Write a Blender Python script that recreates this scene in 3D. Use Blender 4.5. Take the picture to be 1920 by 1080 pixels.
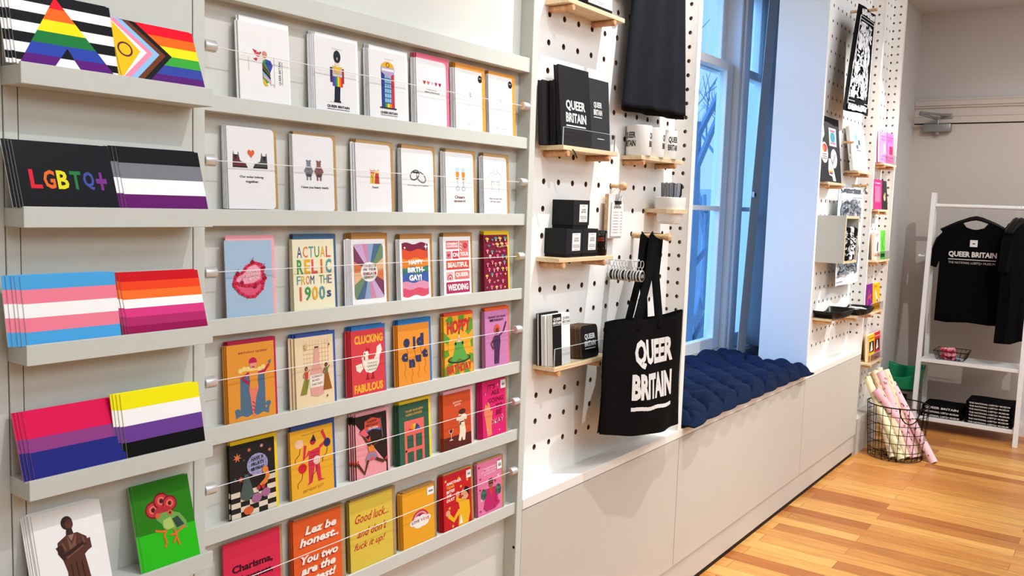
import bpy, bmesh, math, random
from mathutils import Vector, Matrix
for _o in list(bpy.data.objects):
    bpy.data.objects.remove(_o)
S = bpy.context.scene
COL = S.collection
pi = math.pi

# ------------------------------------------------------------------ camera
FPX, YAW, PIT, ROL, CAMZ = 1644.55, 0.949543, -0.0970134, 0.0330533, 1.33
_f = Vector((math.sin(YAW)*math.cos(PIT), math.cos(YAW)*math.cos(PIT), math.sin(PIT)))
_r = Vector((math.cos(YAW), -math.sin(YAW), 0))
_u = _r.cross(_f)
_r2 = math.cos(ROL)*_r + math.sin(ROL)*_u
_u2 = -math.sin(ROL)*_r + math.cos(ROL)*_u
cam = bpy.data.objects.new('camera', bpy.data.cameras.new('camera'))
COL.objects.link(cam)
cam.data.sensor_width = 36
cam.data.lens = FPX*36/1920
cam.data.clip_start = 0.02
cam.matrix_world = Matrix((( _r2.x, _u2.x, -_f.x, 0), (_r2.y, _u2.y, -_f.y, 0), (_r2.z, _u2.z, -_f.z, CAMZ), (0, 0, 0, 1)))
S.camera = cam

def ray(px, py):
    return _r2*((px-960)/FPX) - _u2*((py-540)/FPX) + _f
def atY(px, py, y):
    d = ray(px, py); t = y/d.y; return Vector((d.x*t, y, CAMZ+d.z*t))
def atX(px, py, x):
    d = ray(px, py); t = x/d.x; return Vector((x, d.y*t, CAMZ+d.z*t))
def atZ(px, py, z):
    d = ray(px, py); t = (z-CAMZ)/d.z; return Vector((d.x*t, d.y*t, z))

# ------------------------------------------------------------------ colour management, sky, lamps
vs = S.view_settings
vs.view_transform = 'Standard'
vs.look = 'None'
vs.gamma = 1
vs.exposure = 0.0
vs.use_curve_mapping = False
S.display_settings.display_device = 'sRGB'

W = bpy.data.worlds.new('overcast_sky'); S.world = W
W.use_nodes = True
nt = W.node_tree; nt.nodes.clear()
_bg = nt.nodes.new('ShaderNodeBackground'); _wo = nt.nodes.new('ShaderNodeOutputWorld')
_bg.inputs[0].default_value = (0.38, 0.66, 1.0, 1)
_bg.inputs[1].default_value = 1.5
nt.links.new(_bg.outputs[0], _wo.inputs[0])

def lamp(name, kind, loc, target, energy, colour, **kw):
    d = bpy.data.lights.new(name, kind); d.energy = energy; d.color = colour
    for k, v in kw.items(): setattr(d, k, v)
    o = bpy.data.objects.new(name, d); COL.objects.link(o); o.location = loc
    o.rotation_euler = (Vector(target)-Vector(loc)).to_track_quat('-Z', 'Y').to_euler()
    return o
# blue daylight of an overcast winter sky, entering through the sash window
lamp('daylight', 'SUN', (1.0, 6.0, 5.0), (4.2, 1.4, 1.6), 4.3, (0.18, 0.46, 1.0), angle=math.radians(50))
# spotlights on the ceiling tracks, the last one added to lift the window frames
for loc, tgt, e, col, cone in (((1.35, -0.40, 3.22), (1.05, 1.22, 1.2), 84, (1.0, 0.99, 0.97), 56),
                          ((2.42, 0.42, 3.22), (2.25, 1.25, 1.1), 180, (1.0, 0.985, 0.96), 60),
                          ((5.60, 0.30, 2.58), (4.6, 1.25, 1.2), 190, (1.0, 0.985, 0.965), 62),
                          ((3.20, -0.50, 3.22), (6.2, 0.6, 0.6), 160, (1.0, 0.98, 0.95), 50),
                          ((3.5, -0.95, 3.30), (3.75, 0.45, 0.0), 170, (1.0, 0.975, 0.93), 62),
                          ((2.15, -1.20, 3.30), (4.22, 1.75, 1.55), 70, (0.85, 0.92, 1.0), 26)):
    lamp('track_and_fill_spot', 'SPOT', loc, tgt, e, col, spot_size=math.radians(cone), spot_blend=0.6, shadow_soft_size=0.014)
# unseen area lights added under the ceiling for soft fill
for x in (0.5, 2.7, 4.7):
    lamp('overhead_fill_light', 'AREA', (x, -1.1, 3.5), (x, -1.1, 0), 30, (0.82, 0.915, 1.0), shape='RECTANGLE', size=1.6, size_y=1.2)

# unseen frontal area lights added to fill shadows on the display wall
for x in (0.0, 2.3, 4.6):
    lamp('frontal_fill_light', 'AREA', (x, -2.55, 2.75), (x, 1.2, 0.9), 23, (0.86, 0.935, 1.0), shape='RECTANGLE', size=1.6, size_y=1.0)

# ------------------------------------------------------------------ materials
_mats = {}
def lin(c):
    c = c.lstrip('#')
    v = [int(c[i:i+2], 16)/255 for i in (0, 2, 4)]
    return tuple((x/12.92 if x <= 0.04045 else ((x+0.055)/1.055)**2.4) for x in v)
def mat(c, rough=0.6, noise=0.05, scale=40, metal=0.0, bump=0.0, coat=0.0, spec=None):
    """plain surface with a faint procedural mottling"""
    key = (c, rough, noise, scale, metal, bump, coat, spec)
    if key in _mats: return _mats[key]
    m = bpy.data.materials.new('surface_'+c.lstrip('#')); m.use_nodes = True
    n = m.node_tree.nodes; l = m.node_tree.links; b = n['Principled BSDF']
    rgb = lin(c)
    tc = n.new('ShaderNodeTexCoord'); nz = n.new('ShaderNodeTexNoise'); nz.inputs['Scale'].default_value = scale
    nz.inputs['Detail'].default_value = 3
    cr = n.new('ShaderNodeMapRange'); cr.inputs[3].default_value = 1-noise; cr.inputs[4].default_value = 1+noise
    mx = n.new('ShaderNodeVectorMath'); mx.operation = 'SCALE'; mx.inputs[0].default_value = rgb
    l.new(tc.outputs['Object'], nz.inputs['Vector']); l.new(nz.outputs[0], cr.inputs[0]); l.new(cr.outputs[0], mx.inputs['Scale'])
    l.new(mx.outputs[0], b.inputs['Base Color'])
    b.inputs['Roughness'].default_value = rough; b.inputs['Metallic'].default_value = metal
    b.inputs['Specular IOR Level'].default_value = spec if spec is not None else (0.15 if rough < .4 else (0.06 if rough > .8 else 0.16))
    if coat: b.inputs['Coat Weight'].default_value = coat; b.inputs['Coat Roughness'].default_value = 0.15
    if bump:
        bp = n.new('ShaderNodeBump'); bp.inputs['Strength'].default_value = bump; bp.inputs['Distance'].default_value = 0.003
        l.new(nz.outputs[0], bp.inputs['Height']); l.new(bp.outputs[0], b.inputs['Normal'])
    _mats[key] = m
    return m
def dim(c, k=0.94):
    return '#%02X%02X%02X' % tuple(int(int(c.lstrip('#')[i:i+2], 16)*(k+(1-k)*.45*(1-int(c.lstrip('#')[i:i+2], 16)/255))) for i in (0, 2, 4))
def paper(c): return mat(dim(c), 0.55, 0.02, 60)
def wood_mat(c1, c2, sx=3, sy=60, rough=0.5):
    key = ('wood', c1, c2, sx, sy)
    if key in _mats: return _mats[key]
    m = bpy.data.materials.new('timber'); m.use_nodes = True
    n = m.node_tree.nodes; l = m.node_tree.links; b = n['Principled BSDF']
    tc = n.new('ShaderNodeTexCoord'); mp = n.new('ShaderNodeMapping'); mp.inputs['Scale'].default_value = (sx, sy, sy)
    nz = n.new('ShaderNodeTexNoise'); nz.inputs['Scale'].default_value = 2.5; nz.inputs['Detail'].default_value = 6
    rp = n.new('ShaderNodeValToRGB'); rp.color_ramp.elements[0].position = 0.35; rp.color_ramp.elements[1].position = 0.65
    rp.color_ramp.elements[0].color = (*lin(c1), 1); rp.color_ramp.elements[1].color = (*lin(c2), 1)
    l.new(tc.outputs['Object'], mp.inputs[0]); l.new(mp.outputs[0], nz.inputs['Vector']); l.new(nz.outputs[0], rp.inputs[0]); l.new(rp.outputs[0], b.inputs['Base Color'])
    b.inputs['Roughness'].default_value = rough
    _mats[key] = m
    return m
def glass_mat(name='clear_glass', tint=(0.96, 0.98, 1.0), gloss=0.06, rough=0.02):
    m = bpy.data.materials.new(name); m.use_nodes = True
    n = m.node_tree.nodes; l = m.node_tree.links; n.clear()
    o = n.new('ShaderNodeOutputMaterial'); t = n.new('ShaderNodeBsdfTransparent'); g = n.new('ShaderNodeBsdfGlossy'); mx = n.new('ShaderNodeMixShader')
    t.inputs[0].default_value = (*tint, 1); g.inputs['Roughness'].default_value = rough
    fr = n.new('ShaderNodeFresnel'); fr.inputs[0].default_value = 1.45
    ge = n.new('ShaderNodeNewGeometry'); iv = n.new('ShaderNodeMath'); iv.operation = 'SUBTRACT'; iv.inputs[0].default_value = 1.0
    ad = n.new('ShaderNodeMath'); ad.operation = 'MULTIPLY'; l.new(ge.outputs['Backfacing'], iv.inputs[1]); l.new(iv.outputs[0], ad.inputs[1])
    l.new(fr.outputs[0], ad.inputs[0]); l.new(ad.outputs[0], mx.inputs[0])
    l.new(t.outputs[0], mx.inputs[1]); l.new(g.outputs[0], mx.inputs[2]); l.new(mx.outputs[0], o.inputs[0])
    return m
def floor_mat():
    m = bpy.data.materials.new('oak_strip_floor'); m.use_nodes = True
    n = m.node_tree.nodes; l = m.node_tree.links; b = n['Principled BSDF']
    tc = n.new('ShaderNodeTexCoord'); mp = n.new('ShaderNodeMapping'); mp.inputs['Rotation'].default_value = (0, 0, pi/2)
    bk = n.new('ShaderNodeTexBrick')
    bk.offset = 0.37; bk.offset_frequency = 2; bk.squash = 1.0
    bk.inputs['Scale'].default_value = 1.0; bk.inputs['Brick Width'].default_value = 0.85; bk.inputs['Row Height'].default_value = 0.085
    bk.inputs['Mortar Size'].default_value = 0.0009; bk.inputs['Mortar Smooth'].default_value = 0.2; bk.inputs['Bias'].default_value = 0.0
    bk.inputs['Color1'].default_value = (0, 0, 0, 1); bk.inputs['Color2'].default_value = (1, 1, 1, 1); bk.inputs['Mortar'].default_value = (0.5, 0.5, 0.5, 1)
    l.new(tc.outputs['Object'], mp.inputs[0]); l.new(mp.outputs[0], bk.inputs['Vector'])
    rp = n.new('ShaderNodeValToRGB'); e = rp.color_ramp.elements
    e[0].position = 0.0; e[0].color = (*lin('#B0662C'), 1); e[1].position = 1.0; e[1].color = (*lin('#EAAE5E'), 1)
    for p, c in ((0.25, '#CC8640'), (0.55, '#D8944A'), (0.8, '#DE9E50')):
        q = rp.color_ramp.elements.new(p); q.color = (*lin(c), 1)
    l.new(bk.outputs['Color'], rp.inputs[0])
    mp2 = n.new('ShaderNodeMapping'); mp2.inputs['Scale'].default_value = (60, 3.0, 1)
    nz = n.new('ShaderNodeTexNoise'); nz.inputs['Scale'].default_value = 1.6; nz.inputs['Detail'].default_value = 8; nz.inputs['Distortion'].default_value = 0.8
    vm = n.new('ShaderNodeVectorMath'); vm.operation = 'ADD'
    sc = n.new('ShaderNodeVectorMath'); sc.operation = 'SCALE'; sc.inputs['Scale'].default_value = 7.0
    l.new(bk.outputs['Color'], sc.inputs[0]); l.new(tc.outputs['Object'], vm.inputs[0]); l.new(sc.outputs[0], vm.inputs[1])
    l.new(vm.outputs[0], mp2.inputs[0]); l.new(mp2.outputs[0], nz.inputs['Vector'])
    mr = n.new('ShaderNodeMapRange'); mr.inputs[1].default_value = 0.3; mr.inputs[2].default_value = 0.7; mr.inputs[3].default_value = 0.72; mr.inputs[4].default_value = 1.18
    l.new(nz.outputs[0], mr.inputs[0])
    mx = n.new('ShaderNodeVectorMath'); mx.operation = 'SCALE'; l.new(rp.outputs[0], mx.inputs[0]); l.new(mr.outputs[0], mx.inputs['Scale'])
    m3 = n.new('ShaderNodeMix'); m3.data_type = 'RGBA'; l.new(bk.outputs['Fac'], m3.inputs[0]); l.new(mx.outputs[0], m3.inputs[6]); m3.inputs[7].default_value = (*lin('#6B3D16'), 1)
    l.new(m3.outputs[2], b.inputs['Base Color'])
    b.inputs['Roughness'].default_value = 0.33; b.inputs['Specular IOR Level'].default_value = 0.45
    return m

# ------------------------------------------------------------------ mesh builder
class MB:
    def __init__(s): s.v = []; s.f = []; s.m = []; s.mats = []; s.sm = []; s.T = None
    def mi(s, m):
        if m not in s.mats: s.mats.append(m)
        return s.mats.index(m)
    def add(s, vs_, fs, m, smooth=False):
        b = len(s.v); i = s.mi(m)
        s.v += [tuple(s.T @ Vector(p)) for p in vs_] if s.T else [tuple(p) for p in vs_]
        for f in fs: s.f.append(tuple(b+k for k in f)); s.m.append(i); s.sm.append(smooth)
        return s
    def box(s, x0, y0, z0, x1, y1, z1, m, bev=0.0):
        if x0 > x1: x0, x1 = x1, x0
        if y0 > y1: y0, y1 = y1, y0
        if z0 > z1: z0, z1 = z1, z0
        if bev <= 0:
            vs_ = [(x0,y0,z0),(x1,y0,z0),(x1,y1,z0),(x0,y1,z0),(x0,y0,z1),(x1,y0,z1),(x1,y1,z1),(x0,y1,z1)]
            return s.add(vs_, [(0,3,2,1),(4,5,6,7),(0,1,5,4),(1,2,6,5),(2,3,7,6),(3,0,4,7)], m)
        bm = bmesh.new()
        bmesh.ops.create_cube(bm, size=1)
        for v in bm.verts: v.co = Vector((x0+(v.co.x+.5)*(x1-x0), y0+(v.co.y+.5)*(y1-y0), z0+(v.co.z+.5)*(z1-z0)))
        bmesh.ops.bevel(bm, geom=bm.edges[:], offset=bev, segments=2, affect='EDGES', profile=0.5)
        s.bm(bm, m); bm.free()
        return s
    def bm(s, bm, m, smooth=False):
        bm.verts.index_update()
        return s.add([v.co[:] for v in bm.verts], [[v.index for v in f.verts] for f in bm.faces], m, smooth)
    def prism(s, pts, a, b, m, axis='y', smooth=False):
        """polygon pts (2D) extruded along an axis from a to b"""
        n = len(pts)
        def P(p, t):
            return (p[0], t, p[1]) if axis == 'y' else ((t, p[0], p[1]) if axis == 'x' else (p[0], p[1], t))
        vs_ = [P(p, a) for p in pts]+[P(p, b) for p in pts]
        fs = [tuple(range(n)), tuple(range(2*n-1, n-1, -1))]+[(i, n+i, n+(i+1) % n, (i+1) % n) for i in range(n)]
        return s.add(vs_, fs, m, smooth)
    def tube(s, pts, r, m, n=8, cap=True, closed=False):
        pts = [Vector(p) for p in pts]; N = len(pts)
        rr = r if isinstance(r, (list, tuple)) else [r]*N
        vs_ = []; fs = []; up = None
        for i, p in enumerate(pts):
            a = pts[(i-1) % N] if (closed or i > 0) else p
            b = pts[(i+1) % N] if (closed or i < N-1) else p
            d = (b-a)
            d = d.normalized() if d.length > 1e-9 else Vector((0, 0, 1))
            if up is None: up = d.orthogonal().normalized()
            up = (up-d*up.dot(d)); up = up.normalized() if up.length > 1e-6 else d.orthogonal().normalized()
            w = d.cross(up)
            for k in range(n):
                t = 2*pi*k/n; vs_.append(p+(up*math.cos(t)+w*math.sin(t))*rr[i])
        M = N if closed else N-1
        for i in range(M):
            for k in range(n):
                j = (i+1) % N; q = (k+1) % n
                fs.append((i*n+k, i*n+q, j*n+q, j*n+k))
        if cap and not closed: fs += [tuple(range(n-1, -1, -1)), tuple((N-1)*n+k for k in range(n))]
        return s.add(vs_, fs, m, True)
    def lathe(s, prof, m, c=(0, 0, 0), n=24, axis='z', cap=True):
        vs_ = []; fs = []
        for (r, h) in prof:
            for k in range(n):
                t = 2*pi*k/n; a, b = r*math.cos(t), r*math.sin(t)
                q = (a, b, h) if axis == 'z' else ((h, a, b) if axis == 'x' else (a, h, b))
                vs_.append((c[0]+q[0], c[1]+q[1], c[2]+q[2]))
        for i in range(len(prof)-1):
            for k in range(n): fs.append((i*n+k, i*n+(k+1) % n, (i+1)*n+(k+1) % n, (i+1)*n+k))
        if cap: fs += [tuple(range(n-1, -1, -1)), tuple((len(prof)-1)*n+k for k in range(n))]
        return s.add(vs_, fs, m, True)
    def grid(s, fn, nu, nv, m, smooth=True):
        vs_ = [fn(i/nu, j/nv) for j in range(nv+1) for i in range(nu+1)]
        fs = [(j*(nu+1)+i, j*(nu+1)+i+1, (j+1)*(nu+1)+i+1, (j+1)*(nu+1)+i) for j in range(nv) for i in range(nu)]
        return s.add(vs_, fs, m, smooth)
    def build(s, name, parent=None, kind=None, loc=None, rot=None):
        me = bpy.data.meshes.new(name); me.from_pydata(s.v, [], s.f)
        for m in s.mats: me.materials.append(m)
        me.polygons.foreach_set('material_index', s.m)
        me.polygons.foreach_set('use_smooth', s.sm)
        me.update()
        if any(s.sm): me.set_sharp_from_angle(angle=math.radians(40))
        o = bpy.data.objects.new(name, me); COL.objects.link(o)
        if parent: o.parent = parent
        if kind: o['kind'] = kind
        if loc is not None: o.location = loc
        if rot is not None: o.rotation_euler = rot
        return o

def thing(name, label, cat, loc=(0, 0, 0), rot=(0, 0, 0), group=None):
    o = bpy.data.objects.new(name, None); COL.objects.link(o)
    o.empty_display_size = 0.05
    o.location = loc; o.rotation_euler = rot; o['label'] = label; o['category'] = cat
    if group: o['group'] = group
    return o
def tag(o, label, cat, group=None):
    o['label'] = label; o['category'] = cat
    if group: o['group'] = group
    return o
def dup(root, loc=None, rot=None, label=None, group=None):
    """copy a thing, its parts and their sub-parts (mesh data shared)"""
    r = root.copy(); COL.objects.link(r)
    if loc is not None: r.location = loc
    if rot is not None: r.rotation_euler = rot
    if label: r['label'] = label
    if group: r['group'] = group
    for ch in KIDS(root):
        c = ch.copy(); COL.objects.link(c); c.parent = r
        for g in KIDS(ch):
            d = g.copy(); COL.objects.link(d); d.parent = c
    return r
def KIDS(o): return [c for c in bpy.data.objects if c.parent == o]
def solid(o, t, off=0.0):
    md = o.modifiers.new('thickness', 'SOLIDIFY'); md.thickness = t; md.offset = off; return o

# ------------------------------------------------------------------ flat printing: text and shapes a hair above a face
_txt = {}
def glyphs(t, bold=0.0, shear=0.0):
    key = (t, bold, shear)
    if key in _txt: return _txt[key]
    cu = bpy.data.curves.new('lettering', 'FONT'); cu.body = t; cu.size = 1.0; cu.offset = bold; cu.shear = shear
    cu.resolution_u = 2; cu.align_x = 'CENTER'; cu.space_line = 0.95; cu.fill_mode = 'FRONT'
    ob = bpy.data.objects.new('lettering', cu)
    me = ob.to_mesh()
    vs_ = [(v.co.x, v.co.y) for v in me.vertices]; fs = [tuple(p.vertices) for p in me.polygons]
    ob.to_mesh_clear(); bpy.data.objects.remove(ob); bpy.data.curves.remove(cu)
    if vs_:
        x0 = min(v[0] for v in vs_); x1 = max(v[0] for v in vs_); y0 = min(v[1] for v in vs_); y1 = max(v[1] for v in vs_)
        vs_ = [((v[0]-x0)/max(x1-x0, 1e-6), (v[1]-y0)/max(y1-y0, 1e-6)) for v in vs_]
    _txt[key] = (vs_, fs)
    return _txt[key]
def star(cx, cy, r, r2, n=5, ph=pi/2, asp=1.0):
    return [(cx+(r if k % 2 == 0 else r2)*math.cos(ph+pi*k/n), cy+asp*(r if k % 2 == 0 else r2)*math.sin(ph+pi*k/n)) for k in range(2*n)]
def ell(cx, cy, rx, ry, n=20, a0=0.0, a1=2*pi):
    if abs(a1-a0-2*pi) < 1e-6: return [(cx+rx*math.cos(2*pi*k/n), cy+ry*math.sin(2*pi*k/n)) for k in range(n)]
    return [(cx+rx*math.cos(a0+(a1-a0)*k/n), cy+ry*math.sin(a0+(a1-a0)*k/n)) for k in range(n+1)]
def heart(cx, cy, r, ry=None):
    ry = ry or r
    return [(cx+r*16*math.sin(t)**3/17, cy+ry*(13*math.cos(t)-5*math.cos(2*t)-2*math.cos(3*t)-math.cos(4*t))/16) for t in [2*pi*k/20 for k in range(20)]]
LAY = 0.000035
class Art:
    """prints shapes on a face: map (u,v,layer) -> point, in unit card coordinates"""
    def __init__(s, mb, fn, w, h): s.mb = mb; s.fn = fn; s.w = w; s.h = h; s.k = 1
    def poly(s, pts, c):
        z = s.k*LAY; s.k += 1
        m = paper(c) if isinstance(c, str) else c
        from mathutils.geometry import tessellate_polygon
        tri = tessellate_polygon([[Vector((p[0], p[1], 0)) for p in pts]]) if len(pts) > 4 else [tuple(range(len(pts)))]
        clip = any(p[0] < 0 or p[0] > 1 or p[1] < 0 or p[1] > 1 for p in pts)
        vs_ = [] if clip else list(pts); fs = []
        for f in tri:
            f = tuple(f)
            if s.area(pts, f) < 0: f = f[::-1]
            if not clip: fs.append(f); continue
            q = [pts[i] for i in f]                    # trim to the edge of the sheet
            for ax, lim, sg in ((0, 0, 1), (0, 1, -1), (1, 0, 1), (1, 1, -1)):
                o = []
                for i in range(len(q)):
                    a, b = q[i-1], q[i]; da, db = sg*(a[ax]-lim), sg*(b[ax]-lim)
                    if (da >= 0) != (db >= 0):
                        t = da/(da-db); o.append((a[0]+(b[0]-a[0])*t, a[1]+(b[1]-a[1])*t))
                    if db >= 0: o.append(b)
                q = o
                if not q: break
            if len(q) > 2: fs.append(tuple(range(len(vs_), len(vs_)+len(q)))); vs_ += q
        if fs: s.mb.add([s.fn(p[0], p[1], z) for p in vs_], fs, m)
    def area(s, pts, f):
        return sum(pts[f[i]][0]*pts[f[(i+1) % len(f)]][1]-pts[f[(i+1) % len(f)]][0]*pts[f[i]][1] for i in range(len(f)))
    def R(s, x0, y0, x1, y1, c): s.poly([(x0, y0), (x1, y0), (x1, y1), (x0, y1)], c)
    def E(s, cx, cy, rx, ry, c, n=18): s.poly(ell(cx, cy, rx, ry, n), c)
    def L(s, pts, w, c):
        """stroke of width w (fraction of card width)"""
        a = s.w/s.h; vs_ = []; N = len(pts)
        for i, p in enumerate(pts):
            q0 = pts[max(i-1, 0)]; q1 = pts[min(i+1, N-1)]
            dx, dy = (q1[0]-q0[0]), (q1[1]-q0[1])/a
            L = math.hypot(dx, dy) or 1
            nx, ny = -dy/L*w/2, dx/L*w/2*a
            vs_ += [(p[0]+nx, p[1]+ny), (p[0]-nx, p[1]-ny)]
        z = s.k*LAY; s.k += 1
        fs = []
        for i in range(N-1):
            f = (2*i, 2*i+1, 2*i+3, 2*i+2)
            fs.append(f if s.area(vs_, f) > 0 else f[::-1])
        s.mb.add([s.fn(p[0], p[1], z) for p in vs_], fs, paper(c) if isinstance(c, str) else c)
    def T(s, t, x0, y0, x1, y1, c, bold=0.0, shear=0.0, rot=0, tilt=0.0):
        g, fs = glyphs(t, bold, shear)
        z = s.k*LAY; s.k += 1
        if rot == 0: P = [(x0+a*(x1-x0), y0+b*(y1-y0)+tilt*a) for a, b in g]
        else: P = [(x1-b*(x1-x0), y0+a*(y1-y0)) for a, b in g]      # reads upwards
        s.mb.add([s.fn(p[0], p[1], z) for p in P], fs, paper(c) if isinstance(c, str) else c)
    def W(s, t, x0, y0, x1, y1, cols, bold=0.02, shear=0.0, tilt=0.0):
        """a word letter by letter, each with its own colour"""
        n = len(t); z = (x1-x0)/n
        for i, ch in enumerate(t):
            if ch == ' ': continue
            k = 0.28 if ch in "I!'.1" else 0.86
            cx = x0+z*(i+.5)
            s.T(ch, cx-z*k/2, y0+tilt*i/n, cx+z*k/2, y1+tilt*i/n, cols[i % len(cols)], bold, shear)
# ------------------------------------------------------------------ the room
PAINT = mat('#C8CAC2', 0.55, 0.03, 25)          # grey-green joinery paint of the card rack
RACKBACK = mat('#D2D1C9', 0.6, 0.03, 12)
WHITE = mat('#E9E6DF', 0.5, 0.02, 25)            # white lacquered boards
BENCH = mat('#C4BEB4', 0.5, 0.04, 5)
PEG = mat('#F1EEE9', 0.55, 0.02, 25)
WALLP = mat('#C6C2BF', 0.75, 0.03, 60, bump=0.05)
CEIL = mat('#C9CBCD', 0.8, 0.03, 30)
GLOSSW = mat('#EDEFF0', 0.35, 0.03, 30)
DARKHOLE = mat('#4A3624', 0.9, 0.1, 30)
BLACK = mat('#0C0C0D', 0.6, 0.1, 60)
MDF = mat('#7A5A3C', 0.9, 0.1, 60)
OAK = wood_mat('#C79A68', '#E6C295', 3, 40)
PLY = wood_mat('#D2B184', '#F0DCB8', 2, 220)
BEECH = wood_mat('#C08A5C', '#DBA877', 3, 30)
STEEL = mat('#D2D2CF', 0.3, 0.03, 30, metal=0.45)
WIREM = mat('#E8E8E6', 0.35, 0.02, 30)

def struct(mb, name): return mb.build(name, kind='structure')
struct(MB().box(-1.6, -2.8, -0.06, 6.45, 1.9, 0.0, floor_mat()), 'floor')
struct(MB().box(-1.6, -2.8, 3.60, 6.45, 1.9, 3.70, CEIL), 'ceiling')
struct(MB().box(5.52, -2.8, 2.645, 6.36, 1.30, 3.60, CEIL), 'ceiling')
struct(MB().box(-1.7, -2.8, 0, -1.6, 1.9, 3.60, WALLP), 'wall_left')
struct(MB().box(-1.6, -2.9, 0, 6.45, -2.8, 3.60, WALLP), 'wall_back')
struct(MB().box(6.35, -2.8, 0, 6.45, 1.8, 3.60, WALLP), 'wall_right')
# window wall, with the opening of the sash window left free
for _b in ((-1.6, 1.30, 0, 2.66, 1.9, 3.60), (2.66, 1.71, 0, 4.90, 1.9, 0.615), (2.66, 1.72, 2.5, 4.90, 1.9, 3.60), (4.90, 1.30, 0, 6.35, 1.9, 3.60), (2.66, 1.72, 0.615, 2.86, 1.9, 2.5)):
    struct(MB().box(*_b, WALLP), 'wall_front')

# ------------------------------------------------------------------ window: two sliding sashes, a mullion and a narrow side light
WINW = mat('#F2F4F6', 0.4, 0.04, 14)
SEAM = mat('#4A4C50', 0.7, 0.1, 20)
GL = glass_mat('window_glass', (0.86, 0.92, 0.98))
wt = bpy.data.objects.new('window_1', None); COL.objects.link(wt); wt['kind'] = 'structure'
yw = 1.75
def sash(name, x0, x1, z0, z1, y, st=0.075, rail_b=0.06, rail_t=0.042, bars=()):
    mm = MB()
    mm.box(x0, y, z0, x0+st, y+.04, z1, WINW, .004); mm.box(x1-st, y, z0, x1, y+.04, z1, WINW, .004)
    mm.box(x0+st, y, z0, x1-st, y+.04, z0+rail_b, WINW, .004); mm.box(x0+st, y-.006, z1-rail_t, x1-st, y+.04, z1, WINW, .004)
    for b in bars: mm.box(x0+st, y+.004, b-.012, x1-st, y+.036, b+.012, WINW, .003)
    o = mm.build(name, wt)
    g = MB(); g.box(x0+st-.004, y+.017, z0+rail_b-.004, x1-st+.004, y+.021, z1-rail_t+.004, GL); g.build('pane', o)
sash('lower_sash', 2.90, 4.305, 0.615, 2.062, yw, bars=(1.335,))
sash('upper_sash', 2.90, 4.36, 2.015, 2.55, yw+.048, st=0.11, rail_b=0.05, rail_t=.05)
mm = MB()
mm.box(4.312, yw-.03, .60, 4.455, yw+.09, 2.60, WINW, .006); mm.box(4.335, yw-.045, .60, 4.405, yw-.03, 2.60, WINW, .006)
mm.box(4.306, yw+.004, .62, 4.312, yw+.03, 2.06, SEAM)
mm.build('mullion', wt)
sash('side_sash', 4.458, 4.83, 0.60, 2.062, yw, st=.03, rail_b=.07, rail_t=.045, bars=(1.335,))
sash('side_sash', 4.458, 4.83, 2.03, 2.55, yw+.048, st=.05, rail_b=.05, rail_t=.05)
mm = MB()
mm.box(2.86, yw+.0, .58, 4.9, yw+.14, .615, WINW, .004); mm.box(2.66, yw-.05, .575, 4.9, yw+.0, .602, WINW, .004)
mm.build('sill', wt)
mm = MB(); mm.box(4.83, yw-.03, .6, 4.92, yw+.12, 2.6, WINW, .005); mm.box(2.82, yw-.03, .6, 2.90, yw+.12, 2.6, WINW, .005); mm.box(2.82, yw-.03, 2.5, 4.9, yw+.12, 2.62, WINW, .005)
mm.build('frame', wt)
# internal shutter leaf standing open beside the side light
a0, a1 = atY(1382, 656, 1.60), atY(1443, 0, 1.60)
b0, b1 = atY(1397, 661, 1.58), atY(1460, 0, 1.58)
mm = MB()
zt = 2.5
def ext(p, q, z): t = (z-p.z)/(q.z-p.z); return p+(q-p)*t
L0, L1, R0, R1 = ext(a0, a1, .60), ext(a0, a1, zt), ext(b0, b1, .60), ext(b0, b1, zt)
bk = Vector((.022, .010, 0))
mm.add([L0, R0, R0+bk, L0+bk, L1, R1, R1+bk, L1+bk], [(0,3,2,1),(4,5,6,7),(0,1,5,4),(1,2,6,5),(2,3,7,6),(3,0,4,7)], GLOSSW)
sh = mm.build('shutter_leaf', wt)
p = atY(1414, 365, 1.59)
mm = MB(); mm.box(p.x-.012, p.y-.006, p.z-.014, p.x+.012, p.y+.006, p.z+.014, STEEL, .002); mm.box(p.x-.004, p.y-.008, p.z-.006, p.x+.006, p.y+.004, p.z+.006, BLACK)
mm.build('latch', wt)
mm = MB(); mm.box(4.30, 1.30, .60, 4.9, 1.44, 3.60, mat('#8A8F94', .7)); mm.box(4.62, 1.44, .6, 4.9, 1.72, 3.60, mat('#8A8F94', .7))
struct(mm, 'trim_1')

# ------------------------------------------------------------------ bench plinth running under the pegboards and window seat
bt = thing('window_bench', 'long off-white boxed bench running under the pegboards and the window', 'bench', (1.75, 1.2, 0))
def pb(mb, name, parent, **k):
    """build a part from world coordinates under a parent standing at parent.location"""
    o = mb.build(name, parent, **k); o.matrix_parent_inverse = Matrix.Translation(-Vector(parent.location)); return o
mm = MB(); mm.box(1.752, 1.2, .123, 2.662, 1.30, .566, BENCH); mm.box(2.665, 1.2, .123, 3.998, 1.69, .566, BENCH); mm.box(4.001, 1.2, .123, 4.975, 1.30, .566, BENCH)
pb(mm, 'front_panel', bt)
mm = MB(); mm.box(1.752, 1.2065, .022, 4.975, 1.30, .121, BENCH); mm.box(1.76, 1.211, .0, 4.97, 1.28, .022, mat('#2B2019', .8)); mm.box(1.76, 1.22, .105, 4.97, 1.28, .13, mat('#8A7A6A', .7))
pb(mm, 'skirting', bt)
mm = MB(); mm.box(1.752, 1.199, .5685, 2.662, 1.30, .595, WHITE, .0015); mm.box(2.664, 1.199, .5685, 3.998, 1.695, .595, WHITE, .0015); mm.box(4.0, 1.199, .5685, 4.975, 1.30, .595, WHITE, .0015)
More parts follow.
